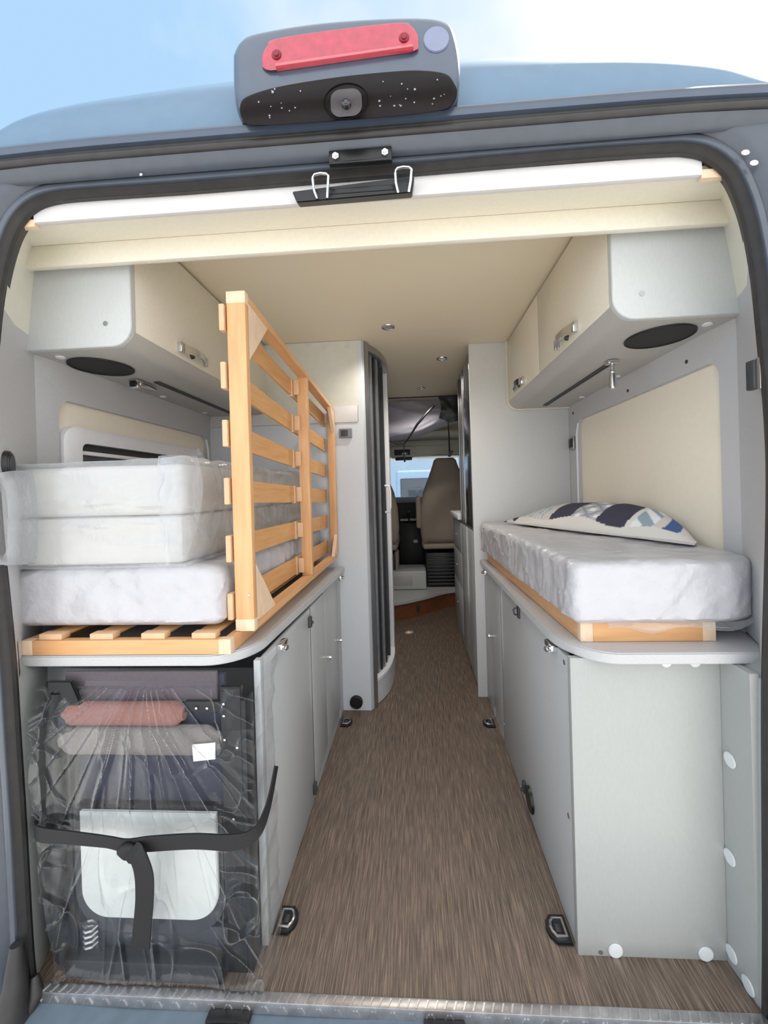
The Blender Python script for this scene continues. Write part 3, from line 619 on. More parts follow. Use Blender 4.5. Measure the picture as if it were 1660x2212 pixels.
flat_base(.418, .735, .062, 1.17, .7372, 'flat wooden bed base under the single mattress on the right', [.48, .58, .68], -.022, False, .046)

# ------------------------------------------------------------------ upright slatted base
t = thing('slatted_bed_base', (-.41, .5, .775), 'wooden slatted bed base standing upright on edge beside the stacked mattresses', 'bed base')
Y0, Y1 = .052, 1.05
def XR(y): return lerp(-.392, -.371, (y-Y0)/(Y1-Y0))       # aisle-side face
def ZT(y): return lerp(1.637, 1.545, (y-Y0)/(Y1-Y0))
def ZB(y): return lerp(.7745, .790, (y-Y0)/(Y1-Y0))
W = .036
def bar(name, y0, y1, za0, za1, zb0, zb1, m, par=t, xo=0, w=W, bev=.0015):   # runs along y
    a = [(XR(y0)-xo-w, y0, za0), (XR(y0)-xo, y0, za0), (XR(y0)-xo, y0, za1), (XR(y0)-xo-w, y0, za1)]
    b = [(XR(y1)-xo-w, y1, zb0), (XR(y1)-xo, y1, zb0), (XR(y1)-xo, y1, zb1), (XR(y1)-xo-w, y1, zb1)]
    return obj(name, MB().hexa(a, b, bev), m, par)
bar('side_rail', Y0, Y1, ZT(Y0)-.020, ZT(Y0), ZT(Y1)-.020, ZT(Y1), wood)
bar('side_rail', Y0, Y1-.03, ZB(Y0), ZB(Y0)+.020, ZB(Y1), ZB(Y1)+.020, wood)
def post(y, wy, m=wood_v, x0=0, ww=W, name='end_rail'):
    X = XR(y)-x0
    return obj(name, MB().box(X-ww, X, y, y+wy, ZB(y)+.020, ZT(y)-.020, .0015), m, t)
p0 = post(Y0, .021, ww=.048); post(.575, .022, name='cross_rail', ww=.040); post(Y1-.021, .021)
for z in (ZB(Y0), ZT(Y0)-.030): obj('corner_block', MB().box(XR(Y0)-.0485, XR(Y0)+.0006, Y0-.0008, Y0+.0215, z, z+.030, .001), plyw, t)
def tri(y, dz, sgn, yy):
    zb = ZB(y)+.019 if dz > 0 else ZT(y)-.019
    X = XR(y) - .0005
    poly = [(y, zb), (y + yy*sgn, zb + (ZT(y+yy*sgn)-ZT(y) if dz < 0 else 0)), (y + .03*sgn if False else y, zb + dz)]
    obj('corner_brace', MB().prism(poly, 'x', X-.016, X, .001), plyw, t)
tri(Y0+.020, -.15, 1, .135); tri(Y0+.020, .15, 1, .135); tri(Y1-.020, -.10, -1, .08); tri(Y1-.020, .10, -1, .08)
for i in range(6):
    f = (1.573 - .147*i - .7745) / (1.637-.7745)
    def zc(y): return ZB(y) + f*(ZT(y)-ZB(y))
    a, b = Y0+.004, Y1-.004; nseg = 8; h = .031
    rows = []
    for k in range(nseg+1):
        y = lerp(a, b, k/nseg); X = XR(y)-.053 - .005*math.sin(math.pi*k/nseg); z = zc(y)
        rows.append([(X-.009, y, z-h), (X, y, z-h), (X, y, z+h), (X-.009, y, z+h)])
    B = MB().grid(rows, closed_u=True); B.b.faces.new  # open ends are hidden in the holders
    s = obj('slat', B, slat_m, t)
    for y in (Y0-.004, .560, Y1-.026):
        X = XR(y)-.0535; yw = .028
        obj('slat_holder', MB().box(X-.014, X, y, y+yw, zc(y)-.035, zc(y)+.033, .0025), cap_m, s)
    # clip seen inside the cross rail
    obj('clip', MB().box(XR(.57)-.052, XR(.57)-.030, .566, .5745, zc(.57)-.028, zc(.57)+.028, .002), cap_m, s)
obj('screw', MB().sphere((XR(Y0)-.012, Y0-.001, .865), .0035, (1, .4, 1), 10), chrome, t)

# ------------------------------------------------------------------ mattresses
def crease_side(p, n):
    return .0035*ridge(p.x*18, p.y*22, p.z*4)*abs(n.y if abs(n.y) > abs(n.x) else n.x) + .0022*ridge(p.x*9+3, p.y*9, p.z*16)
def crease_top(p, n): return .0015*ridge(p.x*6, p.y*16, 2) * abs(n.z)
def wr1(p, n):
    k1 = ridge(p.x*6 + p.z*9, p.y*7, p.z*3); k2 = ridge(p.x*11 - p.z*14 + 5, p.y*11, p.z*5 + 3)
    return crease_side(p, n)*.9 + crease_top(p, n)*1.6 + (.0042*max(0, k1-.84)/.16 + .0032*max(0, k2-.82)/.18)*(1 if abs(n.z) < .6 else .6)
tag(obj('mattress', soft_box(-1.020, -.462, .022, 1.04, .7955, .942, .028, .0080, .008, 7, wr1,
    lambda p: Vector((p.x, p.y, p.z + .008*math.sin((p.x+1.02)*5.4)*(1 if p.z > .85 else 0)))), matw), 'crinkled white wrapped mattress lying directly on the left slatted base', 'mattress')
mat_r = obj('mattress', soft_box(.398, .842, .040, 1.170, .7845, .934, .022, .0080, .005, 7, wr1,
    lambda p: Vector((p.x - .028*(p.y-.04)/1.1*(1-(p.x-.4)/.45), p.y + (.045*max(0, (p.x-.74)/.10)**2 if p.y < .3 else 0) * (1-(p.y-.04)/.26 if p.y < .3 else 0), p.z))), matw)
tag(mat_r, 'plastic-wrapped white mattress under the patterned pillow', 'mattress')
def shp(p):      # inner rear corner cut at an angle
    return p
tag(obj('mattress', soft_box(-.990, -.560, .030, 1.035, .952, 1.073, .014, .013, .003, 5, lambda p, n: .0015*ridge(p.x*5, p.y*5, p.z*14)), matw2), 'off-white foam mattress inside the plastic bag, lower of the bagged pair', 'mattress')
tag(obj('mattress', soft_box(-.992, -.556, .030, 1.035, 1.076, 1.203, .016, .013, .003, 5, lambda p, n: .0015*ridge(p.x*5+2, p.y*5, p.z*14)), matw2), 'off-white foam mattress inside the plastic bag, topmost on the left', 'mattress')
# milky plastic bag round the upper pair
def bagw(p, n):
    return .0025*ridge(p.x*7, p.y*7, p.z*5) + .006*max(0, ridge(p.x*3+8, p.y*5, p.z*9)-.55) + .008*max(0, (p.x+.62)/.08)*(ridge(p.y*9, p.z*10, 1)) + .004 + (.007*math.exp(-((p.z-1.100-.012*math.sin(p.x*5))/.005)**2) + .005*math.exp(-((p.z-1.055+.010*math.sin(p.x*6+1))/.005)**2) if n.y < -.5 else 0)
def bags(p):
    return p
bag = thing('plastic_bag', (-.78, .5, .945), 'milky plastic bag wrapped around the two upper mattresses on the left', 'plastic bag')
bg_ = soft_box(-1.0, -.535, .014, 1.052,   .946, 1.211, .018, .007, .004, 6, bagw)
obj('sleeve', bg_, film_milky, bag)
# gathered end of the bag that flies out over the door seal
rows = []
for i in range(25):
    u = i/24; row = []
    for j in range(31):
        v = j/30; a = 2*math.pi*v
        zc_ = lerp(1.078, 1.085, u); hz = lerp(.125, .085, min(1, u*1.1)) * (1 + .10*ridge(a*2, u*3, 0)*u) ; hy = .006
        x, y = [lerp(a_, b_, (u*3) % 1 if u < 1 else 1) for a_, b_ in zip(((-.965, .06), (-.935, -.04), (-.905, -.105))[min(2, int(u*3))], ((-.935, -.04), (-.905, -.105), (-.95, -.25))[min(2, int(u*3))])]
        row.append((x + .012*math.cos(a)*(1+u*2) + .006*fn3(a, u*4, 3)*u, y + hy*math.cos(a)*.25 + .008*ridge(a*3, u*2, 5)*u, zc_ + hz*math.sin(a)))
    rows.append(row)
obj('bag_end', MB().grid(rows), film_milky, bag)
# curled flap of the bag hanging over the inner corner
rows = []
for i in range(31):
    u = i/30; row = []
    for j in range(21):
        v = j/20; z = lerp(1.222, .955, u); wd = .085*math.sin(math.pi*min(1, .30+u*.62))
        x = -.585 + (v-.25)*wd*1.15; y = .012 - .022*math.sin(math.pi*v)*(1-.4*u) + .03*v*v + .006*ridge(x*30, z*12, 1)
        row.append((x, y, z))
    rows.append(row)
obj('flap', MB().grid(rows), film_milky, bag)
# loose film edge of the right mattress
rows = []
for i in range(50):
    u = i/49; x = lerp(.47, .840, u); hang = .006 + .018*(math.sin(math.pi*min(1, max(0, (u-.1)/.35)))**2*.8 + math.sin(math.pi*max(0, (u-.5)/.5))**2*.5)
    yb = .036 + (.045*max(0, (x-.74)/.10)**2 if x > .74 else 0)
    rows.append([(x, yb - .006*math.sin(v/6*math.pi) - .004*fn3(x, v, 0, 9), lerp(.792, .786-hang, v/6)) for v in range(7)])
obj('film_edge', MB().grid(rows), film_milky, mat_r)

# ------------------------------------------------------------------ pillow
def pillow_color(u, v):      # u along length 0..1, v across 0..1
    cream_, nav, lg, bl, wh, dk = (.70, .68, .66), (.045, .045, .075), (.50, .50, .52), (.06, .12, .30), (.88, .88, .90), (.03, .03, .045)
    def tri_(x): return abs((x % 1) - .5) * 2
    if u < .085: return dk if tri_(v*6 + u*8) > .5 else (.62, .62, .66)
    if v < .07 + .03*math.sin(u*16) or v > .97 or u < .02 or u > .985: return (.74, .72, .68)
    if u < .30:
        if v > .70: return (.62, .56, .52)
        k = tri_((u-.07)*22); q = (v-.1)/.6
        return (.35, .48, .56) if abs(q-k) < .28 else ((.80, .82, .86) if abs(q-k) < .42 else (.62, .58, .57))
    if u < .335: return (.66, .60, .58)
    if u < .455: return nav
    if u < .60:
        a = tri_((u-.455)/.145*1.5 + v*5); b = tri_((u-.455)/.145*1.5 - v*5 + .25)
        if min(a, b) < .18: return (.30, .33, .40)
        return wh if (a + b) > 1.45 else lg
    if u < .735: return nav
    if u < .755: return (.74, .72, .70)
    if u < .835:
        a = tri_(v*4 + (u-.755)*9)
        return (.30, .40, .46) if a > .45 else (.85, .87, .90)
    if u < .87: return (.66, .63, .60)
    if u < .93: return bl
    return (.68, .66, .64)
def pillow():
    B = bmesh.new(); nu, nv = 190, 110; cl = B.verts.layers.float_color.new('pattern')
    Lh, Wh, H = .455, .155, .080; vs = {}
    ang = R(-69)
    ctr = Vector((.768, .675, .9465))
    for side in (1, -1):
        for i in range(nu+1):
            for j in range(nv+1):
                u, v = i/nu, j/nv; a, b = 2*u-1, 2*v-1
                edge = (i in (0, nu)) or (j in (0, nv))
                if edge and side == -1: vs[(side, i, j)] = vs[(1, i, j)]; continue
                pinch = 1 - .06*(1-abs(a)**3) * abs(b)**4; pl = 1 - .07*(1-abs(b)**3)*abs(a)**4
                x = a*Lh*pl; y = b*Wh*pinch
                h = H * (max(0, 1-abs(a)**2.6)*max(0, 1-abs(b)**2.4))**.85
                z = h*(1.25 if side > 0 else .55) + .004*fn3(x*9, y*9, side*3) + .003*ridge(x*7+4, y*12, 0)*(h/H)
                # raised and folded front edge
                if side > 0 and v < .12: z += .006
                z = z if side > 0 else -z*.30
                if u < .10: z += .010*(1-u/.10)*math.sin(v*7)
                q = Vector((x, y, z)); q.rotate(Matrix.Rotation(ang, 3, 'Z'))
                q = ctr + q; q.x = q.x if q.x < .79 else .79 + .05*(1-math.exp(-(q.x-.79)/.05)); w = B.verts.new(q); c = pillow_color(u, v) if side > 0 else (.74, .72, .68); w[cl] = (*c, 1); vs[(side, i, j)] = w
    for side in (1, -1):
        for i in range(nu):
            for j in range(nv):
                f = [vs[(side, i, j)], vs[(side, i+1, j)], vs[(side, i+1, j+1)], vs[(side, i, j+1)]]
                B.faces.new(f if side > 0 else f[::-1])
    return B
PM = bpy.data.materials.new('patterned_pillow_cloth'); PM.use_nodes = True; n_ = PM.node_tree.nodes; l_ = PM.node_tree.links
va = n_.new('ShaderNodeVertexColor'); va.layer_name = 'pattern'; l_.new(va.outputs[0], n_['Principled BSDF'].inputs['Base Color']); n_['Principled BSDF'].inputs['Roughness'].default_value = .85
wz = n_.new('ShaderNodeTexNoise'); wz.inputs['Scale'].default_value = 500; bp2 = n_.new('ShaderNodeBump'); bp2.inputs['Strength'].default_value = .3; bp2.inputs['Distance'].default_value = .002; l_.new(wz.outputs[0], bp2.inputs['Height']); l_.new(bp2.outputs[0], n_['Principled BSDF'].inputs['Normal'])
pil = tag(obj('pillow', pillow(), PM), 'navy, grey and cream geometric patterned pillow on the right mattress', 'pillow')

# ------------------------------------------------------------------ left window
wn = MB()
inn = rrect(.265, .945, .82, 1.300, .02, 4); outr = rrect(.205, 1.0, .77, 1.350, .05, 4)
wn.grid([[(-1.052, q[0], q[1]) for q in outr], [(-1.030, q[0], q[1]) for q in outr], [(-1.024, q[0]+(0), q[1]) for q in [(lerp(a[0], b[0], .15), lerp(a[1], b[1], .15)) for a, b in zip(outr, inn)]], [(-1.024, q[0], q[1]) for q in inn], [(-1.050, q[0], q[1]) for q in inn]], closed_u=True)
W1 = struct('window_1', wn, white)
obj('blind', MB().box(-1.050, -1.044, .266, .944, 1.276, 1.299), blindm, W1)
obj('blind_bar', MB().box(-1.050, -1.036, .266, .944, 1.264, 1.277, .002), white, W1)
obj('pane', MB().box(-1.052, -1.046, .262, .948, .815, 1.265), glassd, W1)
obj('catch', MB().box(-1.034, -1.016, .925, .935, 1.330, 1.352, .002).box(-1.026, -1.008, .926, .934, 1.318, 1.335, .002), white, W1)
# bright edge strip of the recess
struct('trim_8', MB().tube([(.846, 1.09, .78), (.846, 1.09, 1.38), (.848, 1.075, 1.43)], .0045, 8), white)
struct('trim_9', MB().tube([(-1.030, 1.03, .78), (-1.030, 1.03, 1.36), (-1.032, 1.018, 1.41)], .0045, 8), white)
t = thing('light_switch', (.842, 1.15, 1.34), 'small black rocker switch with pale frame beside the right wall recess', 'switch')
obj('frame', MB().box(.839, .849, 1.118, 1.176, 1.305, 1.372, .003), alu, t); obj('rocker', MB().box(.835, .840, 1.126, 1.168, 1.316, 1.362, .002), black, t)
t = thing('wall_vent', (-.985, .0, 1.17), 'round black vent in the grey wall beside the left mattress stack', 'vent')
vd = Vector((.79, .61, 0)).normalized(); vc = Vector((-.968, -.012, 1.21))
obj('rim', MB().cyl(vc - vd*.012, vc + vd*.006, .036, .034, 32, .003), black, t)
obj('louvre', MB().cyl(vc + vd*.006, vc + vd*.008, .026, None, 24), drkgrey, t)
t = thing('door_check', (.75, -.055, 1.30), 'small metal door check with white strip on the right door edge', 'door check')
obj('bracket', MB().box(.742, .756, -.050, -.030, 1.312, 1.374, .002), drkgrey, t); obj('strip', MB().box(.7465, .7495, -.060, -.050, 1.310, 1.376, .001), alu, t)
# ceiling spots
def spot(x, y, label, m):
    zc_ = 1.895
    t = thing('ceiling_spotlight', (x, y, zc_-.010), label, 'ceiling light', )
    obj('ring', MB().tube([(x+.027*math.cos(R(12*k)), y+.027*math.sin(R(12*k)), zc_-.003) for k in range(30)], .005, 8, True), chrome, t)
    obj('lamp_glass', MB().cyl((x, y, zc_-.005), (x, y, zc_+.001), .023, None, 28, .001), m, t)
    ld = bpy.data.lights.new('spot_lamp', 'SPOT'); ld.energy = 11; ld.spot_size = R(140); ld.spot_blend = .8; ld.shadow_soft_size = .02; ld.color = (1, .93, .82)
    lo_ = bpy.data.objects.new('spot_lamp', ld); COL.objects.link(lo_); lo_.parent = t; lo_.location = (0, 0, -.004)
spot(-.078, .92, 'round chrome ceiling spotlight nearest the doorway', mat('spot_glass', (150, 150, 150), .2, var=.1, vscale=120))
spot(.10, 2.05, 'round ceiling spotlight above the cab curtain', white)
spot(.208, 1.40, 'small white ceiling spotlight before the cab, farther from the doorway', white)

# ------------------------------------------------------------------ floor lashing rings
def lashing(x, y, s, label, big=True):
    t = thing('lashing_ring', (x, y, 0), label, 'lashing ring', 'lashing rings in the floor')
    out_ = [(-.026, -.034), (.012, -.034), (.026, -.018), (.030, .0), (.026, .018), (.012, .034), (-.026, .034)]
    P = [(x + s*a, y + b) for a, b in out_]
    obj('base', MB().prism(P if s > 0 else P[::-1], 'z', 0, .006, .002), black, t)
    i_ = [(-.015, -.020), (.008, -.020), (.016, -.010), (.018, 0), (.016, .010), (.008, .020), (-.015, .020)]
    obj('ring', MB().tube([(x + s*a, y + b, .0085) for a, b in i_], .0042, 8, True), chrome, t)
    obj('hub', MB().box(x-.006, x+.006, y-.010, y+.010, .005, .0075, .001), drkgrey, t)
lashing(-.343, .086, 1, 'nearest lashing ring in the floor, at the left cabinet')
lashing(.352, .086, -1, 'nearest lashing ring in the floor, at the right cabinet')
for (x, s, lab) in ((-.338, 1, 'far lashing ring in the floor, before the shower cabin'), (.345, -1, 'far lashing ring in the floor, at the far end of the right cabinet')):
    lashing(x, .953, s, lab)

# ------------------------------------------------------------------ wrapped frame in the left bay
t = thing('folded_seat_frame', (-.62, -.01, .0), 'black folded metal frame with navy panel wrapped in plastic in the left bay', 'seat frame')
obj('side_rail', MB().box(-.446, -.398, -.026, -.012, .0, .672, .002).box(-.398, -.386, -.026, .02, .0, .64, .002), blackm, t)
obj('side_rail', MB().box(-.885, -.828, -.020, -.006, .0, .680, .003).tube([(-.845, -.026, .66), (-.862, -.032, .54), (-.848, -.026, .40), (-.862, -.026, .20), (-.85, -.026, .02)], .015, 10), blackm, t)
obj('cross_bar', MB().box(-.535, -.446, -.024, -.013, .610, .636, .001), blackm, t)
obj('cross_bar', MB().box(-.828, -.446, -.052, -.020, .0, .046, .006), blackm, t)
for (x, z) in ((-.438, .632), (-.438, .604), (-.438, .548), (-.408, .53), (-.422, .362), (-.478, .622), (-.504, .622)):
    obj('rivet', MB().sphere((x, -.0275, z), .0036, (1, .5, 1), 10), chrome, t)
obj('back_panel', MB().box(-.826, -.448, .0, .014, .380, .69, .004), navy, t)
obj('seat_shell', MB().prism(rrect(-.826, -.450, .075, .376, .10, 8, (1, 0, 0, 1)), 'y', -.020, .0, .004), mat('seat_shell_plastic', (48, 50, 56), .5, var=.06), t)
obj('lower_shell', MB().box(-.826, -.450, -.012, .01, .0, .09, .004), mat('dark_navy_plastic', (44, 46, 56), .5, var=.06), t)
obj('upper_panel', MB().box(-.842, -.46, -.012, -.002, .628, .702, .004), mauve, t)
obj('corner_plate', MB().prism([(-.865, .69), (-.805, .69), (-.782, .635), (-.805, .57), (-.865, .54)], 'y', -.034, -.026, .003), blackm, t)
obj('spring', MB().tube([(-.780 + .014*math.cos(k*.9), -.028 + .010*math.sin(k*.9), .050 + k*.0018) for k in range(34)], .004, 6), alu, t)
g = tag(obj('grey_board', MB().prism(rrect(-.796, -.462, .127, .378, .065, 10, (1, 0, 0, 1)), 'y', -.033, -.022, .002), boardm), 'light grey board with rounded lower corners behind the black strap', 'board')
def roll(x0, x1, yc, zc_, ry, rz, m, label, cat_):
    rows = []
    for i in range(41):
        x = lerp(x0, x1, i/40); e = min(1, i/2.5, (40-i)/2.5)**.5 if 0 < i < 40 else .55
        rows.append([(x, yc + ry*e*math.cos(a) * (1+.05*fn3(x*8, a, 1)), zc_ + rz*e*math.sin(a) * (1+.05*fn3(x*8, a, 2))) for a in [2*math.pi*k/20 for k in range(20)]])
    B = MB().grid(rows, closed_u=True)
    B.b.verts.ensure_lookup_table(); n = len(B.b.verts)
    B.b.faces.new([B.b.verts[k] for k in range(20)]); B.b.faces.new([B.b.verts[n-20+k] for k in range(20)][::-1])
    return tag(obj('fabric_roll', B, m), label, cat_)
gr = roll(-.850, -.450, -.022, .545, .016, .036, greyc, 'grey rolled cloth below the pinkish roll under the plastic film', 'cloth roll')
roll(-.833, -.534, -.024, .609, .019, .028, pink, 'pinkish-brown rolled cloth under the plastic film', 'cloth roll')
tg = MB().hexa([(-.505, -.043, .508), (-.453, -.043, .514), (-.452, -.043, .552), (-.507, -.043, .547)], [(-.505, -.041, .508), (-.453, -.041, .514), (-.452, -.041, .552), (-.507, -.041, .547)])
obj('care_tag', tg, paperm, gr)['label'] = 'small white care tag'
# film
def film_sheet():
    nu, nv = 290, 320; rows = []
    cxx, czz = -.635, .735
    for j in range(nv+1):
        v = j/nv; z = lerp(.705, .006, v); row = []
        for i in range(nu+1):
            u = i/nu
            xl, xr_ = lerp(-.900, -.842, v**2), lerp(-.356, -.345, v)
            s = u*1.10
            if s < 1: x = lerp(xl, xr_, s); yy = 0
            else: x = xr_ - .004 + .01*math.sin((s-1)*20); yy = (s-1)*.9
            th = math.atan2(x-cxx, czz-z); rr = math.hypot(x-cxx, czz-z)
            def sharp(v_, w_=.16): return max(0, v_ - (1-w_))/w_
            env = math.exp(-rr*1.6)
            d = .014*max(-.2, ridge(th*3.4+1, rr*1.2, 3))*math.exp(-rr*2.4) + .014*sharp(ridge(th*4.4+1+.3*fn3(x, z, 1, 5), rr*.9, 3), .13)*env + .008*sharp(ridge(th*6.5+7, rr*1.8, 9), .10)*math.exp(-rr*3.2)
            side = max(0, min(1, (x+.47)/.05)) + max(0, min(1, (-.80-x)/.05))
            d += .010*fn3(x*4, z*4, 2) + .009*sharp(ridge(x*7+9, z*5, 5), .10)*(.35 + side) + .006*sharp(ridge(x*11+z*7, z*9-x*5, 15), .14)*side + .004*ridge(x*15, z*8, 6)*side
            base = lerp(.000, -.052, min(1, v/.16)) - .004*v
            edge = 1 if s < 1 else .3
            y = base - min(d*edge, .02 if v > .05 else 0) + yy
            if s > .93 and s < 1: y += .0
            # pulled in where the strap crosses
            y += .008*math.exp(-((z-.355)/.03)**2)
            if s >= 1: x += .006*ridge(z*16, s*10, 1); y = max(y, -.055)
            zz = z
            
            row.append((x, y, zz))
        rows.append(row)
    return MB().grid(rows)
tag(obj('plastic_film', film_sheet(), film_clear), 'crinkled clear plastic film wrapping the black frame in the left bay', 'plastic film')
# webbing strap
def ribbon(pts, ws, th=.0018, up=(0, 0, 1)):
    up = Vector(up); P = cat([tuple(p) for p in pts], 6) if False else [Vector(p) for p in pts]
    # Catmull on 3D
    out_ = []; wl = []
    for i in range(len(P)-1):
        p0, p1, p2, p3 = P[max(0, i-1)], P[i], P[i+1], P[min(len(P)-1, i+2)]
        for j in range(6):
            t_ = j/6; out_.append(.5*((2*p1)+(p2-p0)*t_+(2*p0-5*p1+4*p2-p3)*t_*t_+(3*p1-p0-3*p2+p3)*t_**3)); wl.append(lerp(ws[i], ws[i+1], t_))
    out_.append(P[-1]); wl.append(ws[-1]); rows = []
    for i, p in enumerate(out_):
        d = (out_[min(i+1, len(out_)-1)] - out_[max(i-1, 0)]).normalized(); u = (up - d*up.dot(d)).normalized(); nn = d.cross(u)
        rows.append([p - u*wl[i]/2 - nn*th, p + u*wl[i]/2 - nn*th, p + u*wl[i]/2 + nn*th, p - u*wl[i]/2 + nn*th])
    B = MB().grid(rows, closed_u=True); B.b.verts.ensure_lookup_table(); n = len(B.b.verts)
    B.b.faces.new([B.b.verts[k] for k in range(4)]); B.b.faces.new([B.b.verts[n-4+k] for k in range(4)][::-1]); bmesh.ops.recalc_face_normals(B.b, faces=B.b.faces); return B
t = thing('webbing_strap', (-.64, -.03, .1), 'black webbing strap knotted around the plastic-wrapped frame, tail hanging down', 'strap')
obj('band', ribbon([(-.905, -.02, .352), (-.873, -.062, .352), (-.78, -.074, .354), (-.69, -.078, .350), (-.640, -.082, .346), (-.585, -.080, .350), (-.49, -.076, .354), (-.40, -.074, .352), (-.355, -.062, .362), (-.338, -.030, .395), (-.334, .02, .455)], [.034, .036, .030, .026, .030, .034, .034, .036, .030, .026, .022]), strapm, t)
obj('knot', MB().sphere((-.632, -.088, .340), .024, (1.1, .45, .75), 18).raised(lambda p: p + Vector((0, .004*fn3(p.x*60, p.y*60, p.z*60), .004*fn3(p.x*50, p.z*50, 3)))), strapm, t)
obj('tail', ribbon([(-.620, -.094, .348), (-.600, -.100, .336), (-.592, -.096, .295), (-.597, -.090, .235), (-.606, -.086, .180), (-.614, -.084, .122)], [.030, .040, .042, .040, .040, .042], up=(1, 0, 0)), strapm, t)

# ------------------------------------------------------------------ kitchen beyond the right column
t = thing('refrigerator_tower', (.5, 1.5, 0), 'tall black-fronted refrigerator tower beyond the right column', 'refrigerator')
obj('carcass', MB().box(.352, .9, 1.218, 1.79, .0, 1.893), panel_side, t)
d = obj('black_door', MB().box(.336, .351, 1.225, 1.785, .90, 1.86, .004), mat('black_glass_front', (34, 38, 46), .12, var=.05, coat=.6), t)
obj('door_trim', MB().box(.331, .337, 1.50, 1.512, .91, 1.85, .002).box(.331, .337, 1.70, 1.708, .91, 1.85, .002), alu, d)
obj('lower_door', MB().box(.338, .351, 1.225, 1.50, .06, .885, .002), panel_side, t)
obj('lower_door', MB().box(.338, .351, 1.506, 1.785, .06, .885, .002), panel_side, t)
obj('edge_strip', MB().box(.334, .339, 1.500, 1.506, .03, .885), chrome, t)
t = thing('kitchen_unit', (.6, 2.1, 0), 'grey kitchen unit with pale worktop edge beyond the refrigerator', 'kitchen unit')
obj('carcass', MB().box(.352, .885, 1.80, 2.34, 0, .90), panel_side, t)
for z0, z1 in ((.10, .42), (.43, .66), (.67, .88)):
    dd = obj('drawer', MB().box(.338, .351, 1.81, 2.33, z0, z1, .002), panel_side, t)
    obj('knob', MB().sphere((.333, 2.07, (z0+z1)/2), .007, (1, 1, 1), 10), chrome, dd)
obj('worktop', MB().box(.318, .885, 1.80, 2.36, .905, .94, .003), white, t)
t = thing('kitchen_wall_cupboard', (.6, 2.1, 1.45), 'dark-edged cupboard above the kitchen unit', 'cupboard')
obj('carcass', MB().box(.42, .89, 1.80, 2.31, 1.50, 1.89), cream, t); obj('door', MB().box(.402, .418, 1.81, 2.30, 1.50, 1.885, .002), drkgrey, t)

# ------------------------------------------------------------------ cab
t = thing('cab_step', (.0, 2.6, 0), 'pale grey step platform in front of the seats with red-brown wooden riser', 'step')
sp = cat([(-.55, 2.30), (-.17, 2.40), (.10, 2.58), (.30, 2.76), (.60, 2.86)], 5)
obj('platform', MB().prism([(p.x, p.y) for p in sp] + [(.60, 3.75), (-.55, 3.75)], 'z', .135, .165, .003), panel, t)
sp2 = [(p.x, p.y+.02) for p in sp]
rs = obj('riser', MB().prism(sp2 + [(.60, 3.7), (-.55, 3.7)], 'z', .0, .134), brownw, t)
obj('vent_hole', MB().cyl((.02, 2.53, .07), (.02, 2.56, .07), .024, None, 20), black, rs)
t = thing('floor_box', (-.05, 2.95, .166), 'low grey plastic box on the cab step beside the driver seat', 'box')
obj('housing', MB().box(-.35, .115, 2.80, 3.15, .168, .345, .015, 3), panel, t); obj('lid_slot', MB().box(-.20, -.02, 2.796, 2.80, .21, .30, .002), panel_side, t)
def seat(cx, yb, label, s=1):
    t = thing('cab_armchair', (cx, yb, .17), label, 'armchair')
    rows = []
    prof = [(.60, .235, .05), (.64, .255, .075), (.75, .265, .085), (.95, .255, .085), (1.10, .225, .08), (1.25, .165, .07), (1.36, .125, .06), (1.41, .110, .05), (1.432, .085, .03)]
    for (z, hw, hd) in prof:
        rows.append([(cx + hw*math.copysign(abs(math.cos(a))**.55, math.cos(a)), yb + (z-.6)*.02 + hd*math.copysign(abs(math.sin(a))**.7, math.sin(a)), z) for a in [2*math.pi*k/36 for k in range(36)]])
    B = MB().grid(rows, closed_u=True); B.b.verts.ensure_lookup_table(); n = len(B.b.verts)
    B.b.faces.new([B.b.verts[n-36+k] for k in range(36)]); B.b.faces.new([B.b.verts[k] for k in range(36)][::-1])
    obj('backrest', B, seatm, t, ang=60)
    obj('cushion', MB().box(cx-.25, cx+.25, yb-.02, yb+.50, .53, .66, .04, 3), seatm, t)
    obj('rear_roll', MB().box(cx-.24, cx+.24, yb-.10, yb-.03, .54, .59, .02, 3), seatm, t)
    b = obj('pedestal', MB().box(cx-.22, cx+.22, yb-.06, yb+.40, .17, .50, .01), black, t)
    bl = MB()
    for k in range(9): bl.box(cx-.205, cx+.205, yb-.085, yb-.055, .19+k*.034, .208+k*.034, .006)
    obj('bellows', bl, drkgrey, b)
    return t
S1 = seat(.335, 2.97, 'taupe driver-side cab armchair seen from behind, right of the aisle')
obj('armrest', MB().box(.035, .085, 2.93, 3.26, .74, 1.06, .022, 4), seatm, S1)
obj('armrest_bracket', MB().box(.07, .11, 3.0, 3.1, .60, .76, .01), black, S1)
S2 = seat(-.40, 2.93, 'taupe passenger cab armchair half hidden behind the shower cabin')
obj('armrest', MB().box(-.20, -.15, 2.90, 3.1, .30, .52, .022, 4), seatm, S2)
t = thing('dashboard', (0, 3.6, .17), 'black dashboard below the windscreen in the cab', 'dashboard')
obj('panel', MB().prism([(3.62, .17), (3.58, .55), (3.50, .75), (3.52, .98), (3.62, 1.04), (3.86, 1.04), (3.86, .17)], 'x', -1.0, .88, .01), mat('dash_black', (26, 26, 28), .6, var=.2, vscale=40), t)
obj('shelf', MB().box(-.14, .12, 3.40, 3.52, .78, .80, .004), mat('dash_tray', (190, 190, 190), .5), t)
obj('centre_console', MB().box(-.16, .14, 3.35, 3.6, .17, .76, .02), mat('console_black', (20, 20, 22), .55, var=.3, vscale=60), t)
obj('label', MB().box(.0, .045, 3.345, 3.349, .545, .575), paperm, t)
